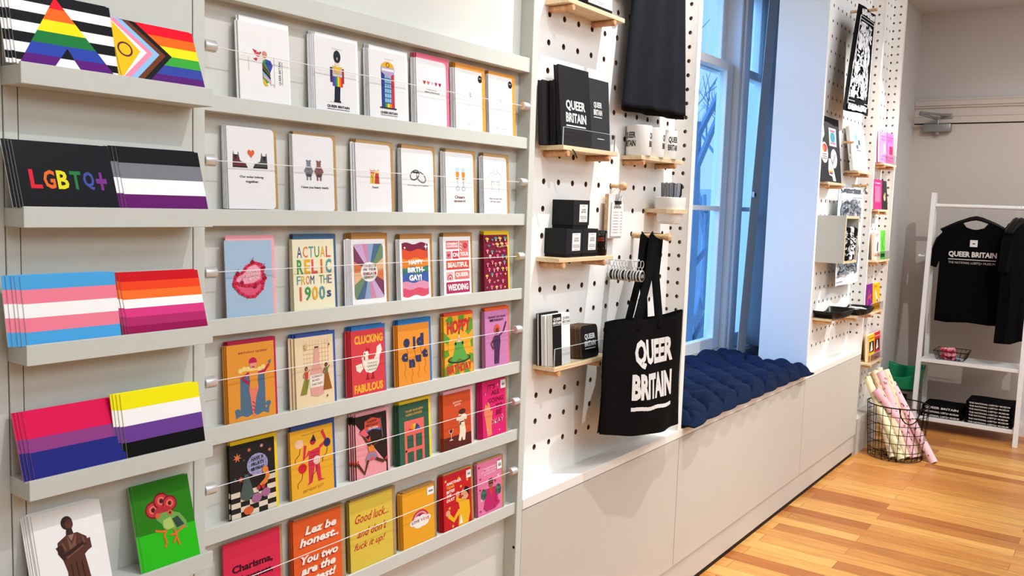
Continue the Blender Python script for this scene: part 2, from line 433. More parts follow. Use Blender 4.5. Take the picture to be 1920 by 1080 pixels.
pb(mm, 'bench_top', bt)

# ------------------------------------------------------------------ pegboards
def holeboard(mb, org, du, dv, nrm, nu, nv, pitch, r, t, mt, u0, v0, umin, umax, vmin, vmax, skip=()):
    """perforated sheet: square cells of a pitch, each with a round hole; org + du*u + dv*v"""
    du = Vector(du); dv = Vector(dv); nrm = Vector(nrm); org = Vector(org)
    def P(u, v, d=0): return org+du*u+dv*v-nrm*d
    N = 16
    cu0, cv0 = u0-pitch/2, v0-pitch/2
    for i in range(nu):
        for j in range(nv):
            cx, cy = u0+i*pitch, v0+j*pitch
            sq = []; ci = []
            for k in range(N):
                t_ = 2*pi*k/N+pi/N; c, s_ = math.cos(t_), math.sin(t_)
                q = max(abs(c), abs(s_)); sq.append((cx+c/q*pitch/2, cy+s_/q*pitch/2)); ci.append((cx+r*c, cy+r*s_))
            # corners exact
            vs_ = [P(*a) for a in sq]+[P(*a) for a in ci]+[P(a[0], a[1], t) for a in ci]
            fs = []
            for k in range(N):
                q = (k+1) % N
                fs.append((k, q, N+q, N+k))
            mb.add(vs_[:2*N], fs, mt)
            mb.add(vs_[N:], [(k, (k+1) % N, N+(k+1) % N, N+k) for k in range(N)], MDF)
            # corner triangles
            for sx, sy, k in ((1, 1, 1), (-1, 1, 5), (-1, -1, 9), (1, -1, 13)):
                a, b = sq[k], sq[(k+1) % N]
                mb.add([P(*a), P(*b), P(cx+sx*pitch/2, cy+sy*pitch/2)], [(0, 2, 1)], mt)
    x1, y1 = cu0+nu*pitch, cv0+nv*pitch
    for a, b, c, d in ((umin, vmin, umax, cv0), (umin, y1, umax, vmax), (umin, cv0, cu0, y1), (x1, cv0, umax, y1)):
        if c-a > 1e-5 and d-b > 1e-5: mb.add([P(a, b), P(c, b), P(c, d), P(a, d)], [(0, 1, 2, 3)], mt)
YB = 1.265
def pegbay(label, x0, x1, hx0, side_x, slabel, zlow=.595, ztop=3.60, side=True):
    t = thing('pegboard', label, 'pegboard', (x0, YB, zlow))
    nz0 = 1.387-.07*int((1.387-zlow-.03)/.07)
    nu = int((x1-.02-hx0)/.07)+1; nv = int((ztop-.02-nz0)/.07)+1
    mm = MB(); holeboard(mm, (0, YB, 0), (1, 0, 0), (0, 0, 1), (0, -1, 0), nu, nv, .07, .0078, .012, PEG, hx0, nz0, x0, x1, zlow, ztop)
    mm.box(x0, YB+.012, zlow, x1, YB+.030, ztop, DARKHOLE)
    pb(mm, 'perforated_back', t)
    if side:
        t2 = thing('peg_side_panel', slabel, 'panel', (side_x, 1.2, zlow))
        mm = MB(); holeboard(mm, (side_x-.013, 0, 0), (0, -1, 0), (0, 0, 1), (-1, 0, 0), 1, 64, .0445, .0062, .010, PEG, -1.2265, .686, -YB, -1.2, zlow, ztop)
        for k in range(64):   # second column of holes right in the corner
            mm.add([(side_x-.0133, 1.2610+.0052*math.cos(a), .686+.0445*k+.0062*math.sin(a)) for a in [2*pi*q/10 for q in range(10)]], [tuple(range(9, -1, -1))], DARKHOLE)
        mm.box(side_x-.003, 1.2, zlow, side_x+.007, YB, ztop, WHITE); mm.box(side_x-.013, 1.1995, zlow, side_x+.007, 1.2005, ztop, WHITE)
        pb(mm, 'perforated_panel', t2)
    return t
pegbay('near white pegboard beside the card rack, hung with notebooks, mugs and tote bag', 1.752, 2.65, 1.822, 2.656, 'narrow perforated panel turned sideways, right of the tote bag and mugs')
pegbay('middle white pegboard beyond the window, with towels, trays and grey box', 4.024, 4.955, 4.072, 4.968, 'narrow perforated panel turned sideways between the towels and the book shelves')
pegbay('narrow far white pegboard of five small book shelves next to the door', 4.976, 5.43, 5.012, 5.437, 'narrow perforated panel turned sideways beside the door', zlow=.20)
mm = MB(); mm.box(5.0, 1.2, .0, 5.44, 1.30, .20, BENCH); struct(mm, 'trim_2')
# tall side board that faces the window seat
mm = MB(); mm.box(4.0, 1.2, .595, 4.022, 1.425, 3.60, WHITE)
tag(mm.build('window_side_board'), 'tall plain white board closing the window niche, lit blue by daylight', 'board')
mm = MB(); mm.box(2.664, 1.2, .595, 2.672, 1.70, 3.60, WHITE); struct(mm, 'trim_3')

# ------------------------------------------------------------------ card rack (six wired rows) and postcard rack (five ledges)
rk = thing('card_rack', 'wide pale grey card rack with six wired rows of greeting cards', 'display rack', (.841, 1.2, 0))
mm = MB(); mm.box(.842, 1.236, 0, 1.7275, 1.298, 3.60, RACKBACK); pb(mm, 'back_panel', rk)
mm = MB(); mm.box(1.728, 1.2, 0, 1.7515, 1.30, 3.60, PAINT, .0012); mm.add([(1.7279, 1.206+.004*math.cos(a), .478+.004*math.sin(a)) for a in [2*pi*q/10 for q in range(10)]], [tuple(range(9, -1, -1))], BLACK); pb(mm, 'upright', rk)
RAILZ = [1.669, 1.484, 1.304, 1.126, .947, .779, .593]
RAILB = [1.636, 1.458, 1.277, 1.099, .9185, .7515, .5645]
for zt_, zb in zip(RAILZ, RAILB):
    mm = MB(); mm.box(.842, 1.2055, zb, 1.728, 1.2105, zt_, PAINT, .0008); mm.box(.842, 1.2105, zb, 1.728, 1.2365, zt_-.004, PAINT)
    pb(mm, 'rail', rk)
mm = MB()
pr = thing('postcard_rack', 'narrow pale grey rack at left with five ledges of flag postcards', 'display rack', (.541, 1.2, 0))
mm.box(.562, 1.201, 0, .819, 1.298, 3.60, PAINT); pb(mm, 'back_panel', pr)
for a, b in ((.543, .5605), (.8205, .841)):
    mm = MB(); mm.box(a, 1.2, 0, b, 1.298, 3.60, PAINT, .001); pb(mm, 'upright', pr)
mm = MB(); mm.box(-1.6, 1.2, 0, .5415, 1.298, 3.60, PAINT, .001); struct(mm, 'trim_4')
LEDZ = [1.485, 1.305, 1.127, .948, .769]
for zt_ in LEDZ:
    mm = MB(); mm.box(.541, 1.148, zt_-.027, .8185, 1.153, zt_, PAINT, .0008); mm.box(.541, 1.153, zt_-.027, .8185, 1.2005, zt_-.003, PAINT, .0008)
    pb(mm, 'ledge', pr)
# ------------------------------------------------------------------ greeting cards standing in the six wired rows
rnd = random.Random(7)
def card_mesh(w, h, t, bg, art, rad=(0, 0, 0, 0), name='card', parent=None, edge=None):
    """folded card: a thin block, printed front facing -y; rad = corner radii bl, br, tr, tl"""
    mb = MB()
    if any(rad):
        pts = []
        for (cx, cy, r, a0) in ((0, 0, rad[0], pi), (w, 0, rad[1], 1.5*pi), (w, h, rad[2], 0), (0, h, rad[3], .5*pi)):
            if r <= 0: pts.append((cx, cy)); continue
            ox = cx+(r if cx == 0 else -r); oy = cy+(r if cy == 0 else -r)
            pts += [(ox+r*math.cos(a0+.5*pi*k/5), oy+r*math.sin(a0+.5*pi*k/5)) for k in range(6)]
        mb.prism(pts, 0, t, (mat(edge, .5, .02) if edge else paper(bg)))
        mb.add([(p[0], -.00002, p[1]) for p in pts], [tuple(range(len(pts)))], paper(bg))
    else:
        mb.box(0, 0, 0, w, t, h, (mat(edge, .5, .02) if edge else paper(bg)))
        mb.add([(0, -.00002, 0), (w, -.00002, 0), (w, -.00002, h), (0, -.00002, h)], [(0, 1, 2, 3)], paper(bg))
    if art:
        A = Art(mb, lambda u, v, z: (u*w, -z-.00002, v*h), w, h); art(A)
    return mb.build(name, parent)
SHINE = {}
def env_mat(c): return mat(c, 0.42, 0.06, 30, coat=0.25)
def short(d):
    d = d.split(',')[0].split(' of two')[0]; w = d.split()
    return ' '.join(w[:12])
def slot(row, xl, xr, topy, envx, envtop, nb, desc, bg, env, art, cat='greeting card', rad=False, stackx=None, lift=0.0, edge=None, bottom=None):
    """one pocket of the rack: the front card from its outline in the photo, nb more of the same behind it"""
    rz = RAILZ[row]; zb = rz-.0036+lift*.35
    yf = 1.2160
    mid = (topy+[178, 262, 400, 570, 745, 915, 1085][0])/2
    p = atY(xl, topy+40, yf); x0 = p.x; x1 = atY(xr, topy+50, yf).x
    ztop = atY(xl, topy, 1.2200).z
    h = ztop-zb; w = x1-x0
    ew = atY(envx, topy+50, yf).x-x0; ez = atY(xl+4, envtop, 1.2215).z-zb
    lean = math.asin(min(.4, .009/h))
    t = thing('greeting_card', desc, cat, (x0, 1.2128, zb), (-lean, 0, 0))
    r = w*.085
    c = card_mesh(w, h, .0020, bg, art, (0, r, r, 0) if rad else (0, 0, 0, 0), 'card', t, edge)
    mb = MB(); e0 = .004
    mb.box(e0, .0021, 0.001, ew, .0030, ez, env_mat(env)); mb.build('envelope', t)
    grp = 'cards stacked behind: '+desc[:40]
    if nb:
        dy = min(.0034, .0098/nb) if nb > 2 else .0036
        sx = 0.0
        if stackx is not None:
            sx = (atY(stackx, topy+40, 1.2160+dy*nb).x-x0)/nb
        for k in range(1, nb+1):
            dup(t, (x0+sx*k+rnd.uniform(-.0006, .0006), 1.2128+dy*k, zb+rnd.uniform(-.001, .0012)), (-lean*(1-.06*k), rnd.uniform(-.004, .004), 0),
                'copy stacked behind the '+short(desc), grp)
    return t
# ---- artwork of each card (unit coordinates, v up)
def cap(A, t, x0, y0, x1, y1, c='#222222', b=0.0, s=0.0, tilt=0): A.T(t, x0, y0, x1, y1, c, b, s, 0, tilt)
def a_dog(A):
    A.T('Greetings from', .17, .40, .195, .56, '#333333', 0, 0, 1)
    A.T('QUEER BRITAIN', .78, .27, .835, .57, '#1d1d1d', .02, 0, 1); A.L([(.855, .27), (.855, .57)], .008, '#1d1d1d')
    A.L([(.69, .22), (.69, .62)], .006, '#777777')
    A.poly([(.26, .68), (.36, .66), (.33, .60)], '#C8324A'); A.poly([(.27, .555), (.37, .585), (.34, .53)], '#C8324A')
    A.E(.42, .61, .10, .062, '#F1E6DC'); A.E(.37, .62, .045, .03, '#D9464F'); A.E(.42, .645, .015, .012, '#222222'); A.E(.50, .63, .05, .045, '#D98A7A')
    A.poly([(.46, .55), (.52, .575), (.60, .36), (.60, .30), (.50, .25), (.45, .33)], '#3E9A48')
    A.poly([(.52, .575), (.62, .56), (.66, .50), (.60, .40), (.51, .52)], '#3B4BA0')
    A.poly([(.45, .52), (.60, .40), (.61, .36), (.45, .47)], '#6B3A20'); A.poly([(.45, .46), (.61, .35), (.61, .32), (.45, .42)], '#1d1d1d')
    A.poly([(.45, .42), (.61, .32), (.62, .29), (.46, .38)], '#7FB7E0'); A.poly([(.46, .38), (.62, .29), (.62, .26), (.47, .34)], '#F0A9B8')
    A.poly([(.46, .33), (.56, .24), (.50, .23), (.46, .27)], '#EEB822'); A.L([(.60, .25), (.66, .27), (.68, .24)], .02, '#D8CFC8')
def a_guard(A):
    cap(A, 'Greetings from', .42, .86, .66, .88, '#333333')
    A.L([(.33, .155), (.63, .155)], .008, '#999999')
    A.poly([(.44, .17), (.46, .40), (.60, .40), (.58, .17)], '#1c2230'); A.R(.43, .155, .60, .18, '#15171c')
    A.poly([(.40, .62), (.66, .62), (.66, .42), (.40, .42)], '#C9B7A8')
    for i, c in enumerate(('#5A3A96', '#3B55B0', '#3E9A48', '#EFD11E', '#EF7A22', '#D9272E')): A.R(.41+.04*i, .37, .455+.04*i, .50, c)
    A.poly([(.40, .64), (.52, .54), (.66, .64)], '#E9B931'); A.R(.355, .42, .41, .62, '#3A2A60'); A.R(.645, .42, .69, .62, '#A52B33'); A.R(.42, .505, .64, .525, '#EFEFEF')
    A.E(.53, .665, .06, .035, '#EAD4C4'); A.poly(ell(.53, .77, .085, .085), '#20242A'); A.E(.53, .745, .012, .02, '#c9c9c9')
    cap(A, 'QUEER BRITAIN', .26, .075, .80, .115, '#222222', .03); A.L([(.26, .06), (.80, .06)], .008, '#222222')
def a_box(A):
    cap(A, 'Greetings from', .42, .885, .66, .905, '#333333')
    A.R(.32, .19, .40, .70, '#2F3F86'); A.R(.40, .19, .60, .70, '#3F5C96'); A.R(.60, .19, .68, .70, '#C9303A')
    for i in range(6):
        for j in range(3): A.R(.415+.06*j, .27+.07*i, .465+.06*j, .325+.07*i, '#8FC3E6')
    for i, c in enumerate(('#3E9A48', '#EFD11E', '#EF8A22')): A.R(.41+.06*i, .19, .47+.06*i, .25, c)
    A.poly([(.32, .70), (.50, .63), (.68, .70), (.68, .78), (.32, .78)], '#B7A6C8'); A.poly(ell(.5, .775, .17, .085, 16, 0, pi), '#E8B424'); A.E(.5, .81, .05, .035, '#5A3A20'); A.E(.5, .81, .035, .024, '#E8B424')
    A.R(.34, .72, .66, .755, '#F0F0F0'); A.R(.27, .175, .72, .195, '#2a2a40')
    cap(A, 'QUEER BRITAIN', .28, .095, .74, .135, '#222222', .03); A.L([(.28, .08), (.74, .08)], .008, '#222222')
def a_hearts(A):
    for i, c in enumerate(('#B8323E', '#E8604A', '#C5C7CC', '#B83A78', '#9A2440')): A.poly(heart(.26+.13*i, .655, .05, .036), c)
    cap(A, "I've got a bit of a", .34, .545, .68, .565, '#333333', .01); cap(A, 'rainbow of love for you!', .26, .50, .76, .53, '#222222', .02)
def a_sketch1(A):
    for k in range(5): A.L([(.47+.012*k, .62+.02*(k % 2)), (.54+.01*k, .66-.03*(k % 3)), (.50+.02*k, .56), (.56, .60+.01*k)], .005, '#777777')
    cap(A, 'simple', .42, .12, .58, .135, '#555555')
    A.E(.93, .89, .085, .062, '#151515'); cap(A, 'new', .885, .89, .975, .91, '#dddddd')
def a_sketch2(A):
    for k in range(4): A.L([(.42+.03*k, .57), (.45+.03*k, .64-.02*(k % 2)), (.48+.03*k, .56), (.47, .60)], .006, '#777777')
    cap(A, 'fabulous birthday', .25, .12, .73, .135, '#555555')
    A.E(.91, .89, .09, .062, '#151515'); cap(A, 'new', .86, .89, .96, .91, '#dddddd')
def boot(A, x, f, c, c2):
    P = lambda u, v: (x+f*u, v)
    A.poly([P(0, .54), P(.01, .66), P(.13, .66), P(.16, .59), P(.28, .555), P(.30, .52), P(0, .515)], c)
    A.R(min(x, x+f*.31), .505, max(x, x+f*.31), .522, '#221d1c'); A.poly([P(.03, .66), P(.10, .66), P(.08, .60), P(.05, .60)], c2)
    A.L([P(.015, .655), P(.02, .70), P(.035, .66)], .012, '#3a2a2a'); A.L([P(.115, .655), P(.12, .70), P(.135, .66)], .012, '#3a2a2a')
def a_soles(A):
    boot(A, .10, 1, '#6A3638', '#2d2022'); boot(A, .84, -1, '#4A4A4C', '#232325')
    A.poly(heart(.49, .685, .08, .058), '#E4623F')
    cap(A, 'Our soles belong', .24, .375, .74, .41, '#2b2424', .02); cap(A, 'together.', .36, .315, .64, .355, '#2b2424', .02)
def bear(A, x, c):
    A.E(x-.04, .665, .022, .016, c); A.E(x+.04, .665, .022, .016, c); A.E(x, .63, .055, .042, c)
    A.poly([(x-.06, .60), (x+.06, .60), (x+.12, .525), (x+.085, .51), (x+.075, .47), (x-.075, .47), (x-.085, .51), (x-.12, .525)], c)
    A.R(x-.06, .41, x-.02, .48, c); A.R(x+.02, .41, x+.06, .48, c); A.E(x, .475, .07, .02, '#4c4444'); A.L([(x-.05, .585), (x, .54), (x+.05, .585)], .008, '#3a3434')
def a_bears(A):
    bear(A, .37, '#7D838A'); bear(A, .62, '#8A5F5C'); cap(A, 'I love you beary much.', .18, .295, .86, .335, '#2b2424', .02)
def a_kilts(A):
    for x, c1, c2 in ((.40, '#D0503A', '#E3B83A'), (.53, '#E3B83A', '#C8443A')):
        A.R(x, .58, x+.12, .62, c1); A.poly([(x+.01, .58), (x+.11, .58), (x+.13, .43), (x-.01, .43)], c2); A.L([(x+.03, .55), (x+.07, .50), (x+.05, .45)], .012, '#7A3022')
    for x in (.40, .52, .64): A.L([(x, .62), (x-.015, .645)], .008, '#555555')
    cap(A, 'Cheers!', .44, .365, .62, .395, '#2b2424', .02)
def ring(A, cx, cy, rx, ry, rot, c):
    pts = [(cx+rx*math.cos(t)*math.cos(rot)-ry*math.sin(t)*math.sin(rot)*.8, cy+(rx*math.cos(t)*math.sin(rot)+ry*math.sin(t)*math.cos(rot))*.62) for t in [2*pi*k/24 for k in range(25)]]
    A.L(pts, .03, c)
def a_rings(A):
    ring(A, .40, .60, .15, .11, .5, '#55575A'); ring(A, .60, .57, .16, .11, -.6, '#6A6C70'); A.R(.34, .63, .52, .655, '#2b2b2d')
    cap(A, "I'm so happy we're together.", .17, .425, .84, .455, '#2b2424', .01)
def a_flutes(A):
    for x in (.35, .56):
        A.poly([(x, .76), (x+.13, .76), (x+.11, .57), (x+.02, .57)], '#B9D6E6'); A.poly([(x+.004, .69), (x+.126, .69), (x+.11, .57), (x+.02, .57)], '#E8862E')
        A.L([(x+.065, .57), (x+.065, .45)], .015, '#8F9CA6'); A.E(x+.065, .42, .07, .036, '#A8B8C4'); A.E(x+.065, .42, .045, .022, '#DCE6EC')
    cap(A, 'Cheers', .30, .26, .66, .31, '#7A2E22', .02); cap(A, 'queers!', .27, .19, .68, .245, '#7A2E22', .02)
def a_torso(A):
    A.L([(.44, .79), (.44, .755), (.26, .70), (.20, .60)], .009, '#55504e'); A.L([(.57, .79), (.57, .755), (.74, .70), (.80, .60)], .009, '#55504e')
    A.L([(.32, .62), (.36, .40)], .008, '#55504e'); A.L([(.68, .62), (.65, .40)], .008, '#55504e')
    A.L([(.34, .58), (.42, .565), (.48, .585)], .009, '#55504e'); A.L([(.52, .585), (.60, .565), (.66, .58)], .009, '#55504e'); A.L([(.42, .72), (.49, .71)], .007, '#55504e'); A.L([(.52, .71), (.60, .72)], .007, '#55504e')
    cap(A, 'Glad you got that', .22, .265, .78, .295, '#2b2424', .01); cap(A, 'off your chest.', .26, .215, .72, .245, '#2b2424', .01)
ROW0 = [
 ('white card with a rainbow dog printed sideways, first in the top wired row', '#F6F5F3', '#F4F4F2', a_dog, 449.3, 543, 36.7, 546, 27, 1, 443.8, False),
 ('white card with a guardsman in tall black bearskin hat, second in top row', '#F1F0EF', '#F6F6F5', a_guard, 591.8, 669.5, 65, 675, 59, 4, 578.6, False),
 ('white card with a rainbow phone box, third in the top wired row', '#F1F0EF', '#F6F6F5', a_box, 693.6, 762, 90, 768, 83, 3, 684, False),
 ('white card with a line of five small hearts and pink envelope', '#EEEDEE', '#F0708C', a_hearts, 782.7, 838.2, 107, 845, 98, 3, 772, True),
 ('white card with tiny pencil sketch and black round sticker, left of two with orange envelopes', '#F0EFEE', '#E59A35', a_sketch1, 855.6, 905.4, 126, 912.8, 116, 3, 846, False),
 ('white card with black round sticker and orange envelope, last in top row', '#F0EFEE', '#E59A35', a_sketch2, 918, 962, 138.4, 969, 132, 3, 911, False)]
ROW1 = [
 ('rounded white card with two boots and an orange heart, brown envelope', '#F1F0EF', '#B08A55', a_soles, 428, 516.3, 234.5, 522.2, 236, 3, 418, True),
 ('rounded white card with two bears holding hands, brown envelope', '#F1F0EF', '#B08A55', a_bears, 551.4, 627, 250.7, 633.4, 246, 3, 545, True),
 ('rounded white card with little red and yellow kilts on a line', '#F1F0EF', '#B08A55', a_kilts, 669, 734.3, 266.7, 741, 260, 2, 659, True),
 ('rounded white card with two linked grey rings, brown envelope', '#F1F0EF', '#B08A55', a_rings, 754.8, 814, 277, 819, 269, 3, 748, True),
 ('rounded white card with two orange champagne flutes, brown envelope', '#F1F0EF', '#B08A55', a_flutes, 837.4, 889, 284, 894.8, 278, 3, 827.7, True),
 ('rounded white card with an outline drawing of a bare torso', '#F1F0EF', '#B08A55', a_torso, 908.4, 951, 292.4, 957, 286, 3, 900.6, True)]
def a_cake(A):
    c = '#D8304E'
    A.poly([(.16, .45), (.20, .54), (.34, .58), (.44, .66), (.60, .71), (.76, .68), (.80, .55), (.80, .45), (.76, .36), (.60, .27), (.44, .27), (.28, .33), (.18, .40)], '#E85B7C')
    A.poly([(.22, .47), (.26, .55), (.40, .58), (.50, .66), (.64, .68), (.74, .62), (.74, .50), (.58, .45), (.40, .44)], '#F5A9BC')
    o = [(.16, .45), (.20, .54), (.34, .58), (.44, .66), (.60, .71), (.76, .68), (.80, .55), (.80, .46), (.76, .36), (.60, .27), (.44, .27), (.28, .33), (.17, .42)]
    for i in range(len(o)):
        a = o[i]; b = o[(i+1) % len(o)]
        for k in range(3): A.E(a[0]+(b[0]-a[0])*k/3, a[1]+(b[1]-a[1])*k/3, .034, .021, c if (i+k) % 2 else '#C21F40', 10)
    for k in range(9): A.E(.22+.065*k, .455-.04*math.sin(pi*k/8), .034, .021, c if k % 2 else '#C21F40', 10)
    for x, y in ((.24, .58), (.56, .72), (.80, .64), (.32, .46), (.60, .40), (.82, .50)): A.E(x, y, .04, .024, '#A50F28', 10); A.L([(x, y+.02), (x+.02, y+.055)], .01, '#333333')
    cap(A, 'HAPPY', .42, .57, .66, .605, '#FBEFE6', 0, .2, .02); cap(A, 'BIRTHDAY', .40, .525, .72, .56, '#FBEFE6', 0, .2, .02); cap(A, 'BITCH', .47, .48, .68, .515, '#FBEFE6', 0, .2, .02)
PAL = ['#3F4F86', '#E0763C', '#5B9C9C', '#4F8F4A', '#E3B02E', '#D9566A']
def a_relic(A):
    A.W('ACTUAL', .09, .745, .93, .90, PAL, .01); A.W('RELIC', .08, .52, .94, .72, ['#4F9A4A', '#E9B32E', '#E05A5E', '#E8762F', '#5B9C9C'], .03)
    A.W('FROM THE', .07, .375, .93, .495, ['#5B9C9C', '#E3B02E', '#E0763C', '#3F4F86', '#4F8F4A', '#4F8F4A', '#5B9C9C', '#7A5A80'], .0)
    A.W('1900', .07, .15, .76, .345, ['#E0675E', '#4F9A4A', '#E9B32E', '#5B9C9C'], .02); A.T('s', .79, .18, .90, .275, '#4A4F80', .02)
def a_burst(A):
    A.R(.07, .10, .93, .93, '#E8C39A')
    cs = ['#D9784A', '#E6B58A', '#6F8A66', '#4C6A86', '#8FA6CC', '#C98AA8', '#C9A8D0', '#7A3E58', '#D9784A', '#E6B58A', '#6F8A66', '#4C6A86', '#8FA6CC', '#C98AA8', '#C9A8D0', '#7A3E58']
    def edge(t):
        c, s_ = math.cos(t), math.sin(t); q = max(abs(c)/.43, abs(s_)/.415); return (.5+c/q, .515+s_/q)
    for k in range(16):
        t0 = 2*pi*k/16-.35; A.poly([(.5, .515)]+[edge(t0+2*pi/16*j/3) for j in range(4)], cs[k])
    A.E(.5, .505, .25, .15, '#F1EEE8')
    for t, y, c in (('CONGRATS', .575, '#B86A50'), ('ON YOUR', .52, '#5A5A80'), ('EN-GAY-', .46, '#B0485A'), ('GEMENT!', .405, '#7A8A7A')): A.W(t, .32, y, .70, y+.042, [c, '#6A5A8A', '#C0703A'], .02)
def wave(y, amp, ph): return [(k/10, y+amp*math.sin(ph+k*1.05)) for k in range(11)]
def bands(A, x0, x1, ys, cs, amp):
    for i in range(len(cs)):
        top = [(x0+u*(x1-x0), v) for u, v in wave(ys[i], amp, i*1.3)]; bot = [(x0+u*(x1-x0), v) for u, v in wave(ys[i+1], amp, (i+1)*1.3)]
        A.poly(bot+top[::-1], cs[i])
def a_gay(A):
    bands(A, .07, .93, [.93, .82, .68, .54, .44, .30, .19, .07], ['#7A2440', '#D9502E', '#E8862E', '#3F7A6A', '#3F5FA8', '#DE93AE', '#D9506A'], .018)
    cap(A, 'HAPPY', .28, .585, .76, .66, '#FFFFFF', .05); cap(A, 'BIRTH-', .24, .455, .80, .54, '#FFFFFF', .05); cap(A, 'GAY!', .28, .32, .70, .42, '#FFFFFF', .05)
    A.poly(star(.86, .87, .06, .02, 4), '#FFFFFF'); A.E(.16, .86, .025, .016, '#FFFFFF')
def a_wed(A):
    for x0, y0, x1, y1, c, t in ((.10, .79, .55, .93, '#D9707A', 'CONGRAT\nULATIONS'), (.58, .64, .93, .93, '#E0746E', ''), (.10, .63, .28, .76, '#DE7E86', ''), (.33, .63, .55, .76, '#C22E52', 'ON'), (.10, .45, .93, .60, '#DD4E36', 'BEAUTIFUL'), (.10, .27, .33, .41, '#EAB0B0', ''), (.39, .28, .93, .42, '#E2786E', 'QUEER'), (.08, .05, .93, .24, '#B02E5C', 'WEDDING')):
        A.R(x0, y0, x1, y1, c)
        if t: cap(A, t, x0+.06*(x1-x0), y0+.22*(y1-y0), x1-.06*(x1-x0), y1-.2*(y1-y0), '#FFF6F0', .04)
    cap(A, 'YOUR', .60, .67, .91, .74, '#FFF6F0', .04); A.poly(heart(.19, .69, .05, .035), '#B02E52')
    for k in range(6): A.E(.80+.05*math.cos(k*pi/3), .85+.03*math.sin(k*pi/3), .03, .018, '#B83A50', 8)
    for k in range(3): A.L([(.66, .76+.05*k), (.60, .79+.05*k)], .02, '#FFF6F0')
    for r, c in ((.09, '#C23A52'), (.065, '#F2D6C8'), (.04, '#C23A52')): A.poly(ell(.215, .29, r, r*.9, 10, 0, pi), c)
def a_shroom(A):
    q = random.Random(3)
    for j in range(9):
        for i in range(5):
            x = .12+.18*i+q.uniform(-.03, .03)+(.08 if j % 2 else 0); y = .07+.105*j+q.uniform(-.02, .02)
            if x > .94: continue
            c = q.choice(['#E87896', '#E9C35A', '#4F8C96', '#F0B9A8', '#E0568A'])
            if q.random() < .6:
                A.R(x-.014, y-.025, x+.014, y+.02, '#F0D9B0'); A.poly(ell(x, y+.012, .06, .035, 10, 0, pi), c)
            else:
                for k in range(4): A.L([(x, y), (x+.05*math.cos(.6+k*.6), y+.035*math.sin(.6+k*.6))], .014, c)
    cap(A, 'a magical birthday', .58, .77, .9, .79, '#F0D9B0', 0, 0, .02)
ROW2 = [
 ('pale blue card with a pink heart cake, first in the third row', '#A9C4DC', '#F0A6AC', a_cake, 424, 512, 451, 518.5, 441, 0, None, False),
 ('cream card of big multicoloured capitals reading ACTUAL RELIC', '#F4ECC8', '#3E5C7E', a_relic, 551, 628, 449, 633.6, 439, 3, 545, False),
 ('white card with pastel sunburst rays around an oval of lettering', '#F2F0EF', '#A8763E', a_burst, 660.6, 724.4, 449, 730, 437, 4, 647, False),
 ('white card of wavy rainbow bands reading HAPPY BIRTH-GAY', '#F2F0EF', '#A8763E', a_gay, 751.6, 807.8, 448.4, 813.4, 438, 2, 745, False),
 ('white card of red and pink word blocks about a wedding', '#F2F0EF', '#A8763E', a_wed, 833, 883.8, 444, 888.4, 436, 2, 827.5, False),
 ('dark red card scattered with little mushrooms, yellow envelope', '#7C1734', '#F2D028', a_shroom, 909, 953, 440.3, 957, 433, 3, 902.5, False)]
def person(A, x, y, s, skin, top, bot, hair='#2a1a1a', arms=1):
    """small printed figure: head, torso, arms, legs"""
    A.poly([(x-.05*s, y), (x-.035*s, y+.22*s), (x+.035*s, y+.22*s), (x+.05*s, y), (x+.02*s, y), (x, y+.16*s), (x-.02*s, y)], bot)
    A.poly([(x-.06*s, y+.22*s), (x-.08*s, y+.38*s), (x+.08*s, y+.38*s), (x+.06*s, y+.22*s)], top)
    A.L([(x-.07*s, y+.37*s), (x-.14*s, y+.30*s), (x-.10*s, y+.24*s)], .03*s, skin); A.L([(x+.07*s, y+.37*s), (x+.15*s, y+.42*s)], .03*s, skin)
    A.E(x, y+.45*s, .06*s, .05*s, hair, 12); A.E(x, y+.435*s, .042*s, .04*s, skin, 12)
def a_bqueen(A):
    cap(A, 'BIRTHDAY QUEEN!', .24, .87, .85, .90, '#7A1F30', .02)
    A.poly([(.24, .13), (.26, .58), (.78, .58), (.78, .13), (.88, .20), (.84, .06), (.72, .09), (.60, .06), (.50, .09), (.38, .06), (.26, .09), (.14, .06), (.13, .17)], '#54728A')
    A.E(.18, .15, .06, .035, '#54728A'); A.E(.84, .19, .06, .035, '#54728A')
    for k in range(7): A.E(.27+.08*k, .66+.02*math.sin(k*1.2), .05, .032, '#F5D98A', 10)
    A.poly([(.44, .62), (.64, .62), (.62, .50), (.64, .42), (.58, .30), (.52, .10), (.58, .06), (.50, .055), (.46, .28), (.43, .42), (.47, .50)], '#EE7E6A')
    A.poly([(.44, .64), (.64, .64), (.62, .50), (.63, .44), (.53, .40), (.45, .44), (.46, .50)], '#EE9A3A')
    A.E(.535, .72, .07, .05, '#EE9A86', 14); A.poly(ell(.535, .755, .085, .06, 14, -.2, pi+.2), '#C21F52'); A.R(.505, .685, .565, .70, '#B8123A')
    A.L([(.44, .62), (.30, .57), (.44, .48)], .05, '#C21F52'); A.L([(.64, .61), (.78, .62), (.88, .70)], .045, '#C21F52'); A.poly([(.86, .74), (.94, .76), (.90, .70)], '#54728A')
    for k in range(3): A.L([(.49, .25-.05*k), (.55, .22-.05*k)], .015, '#C21F52')
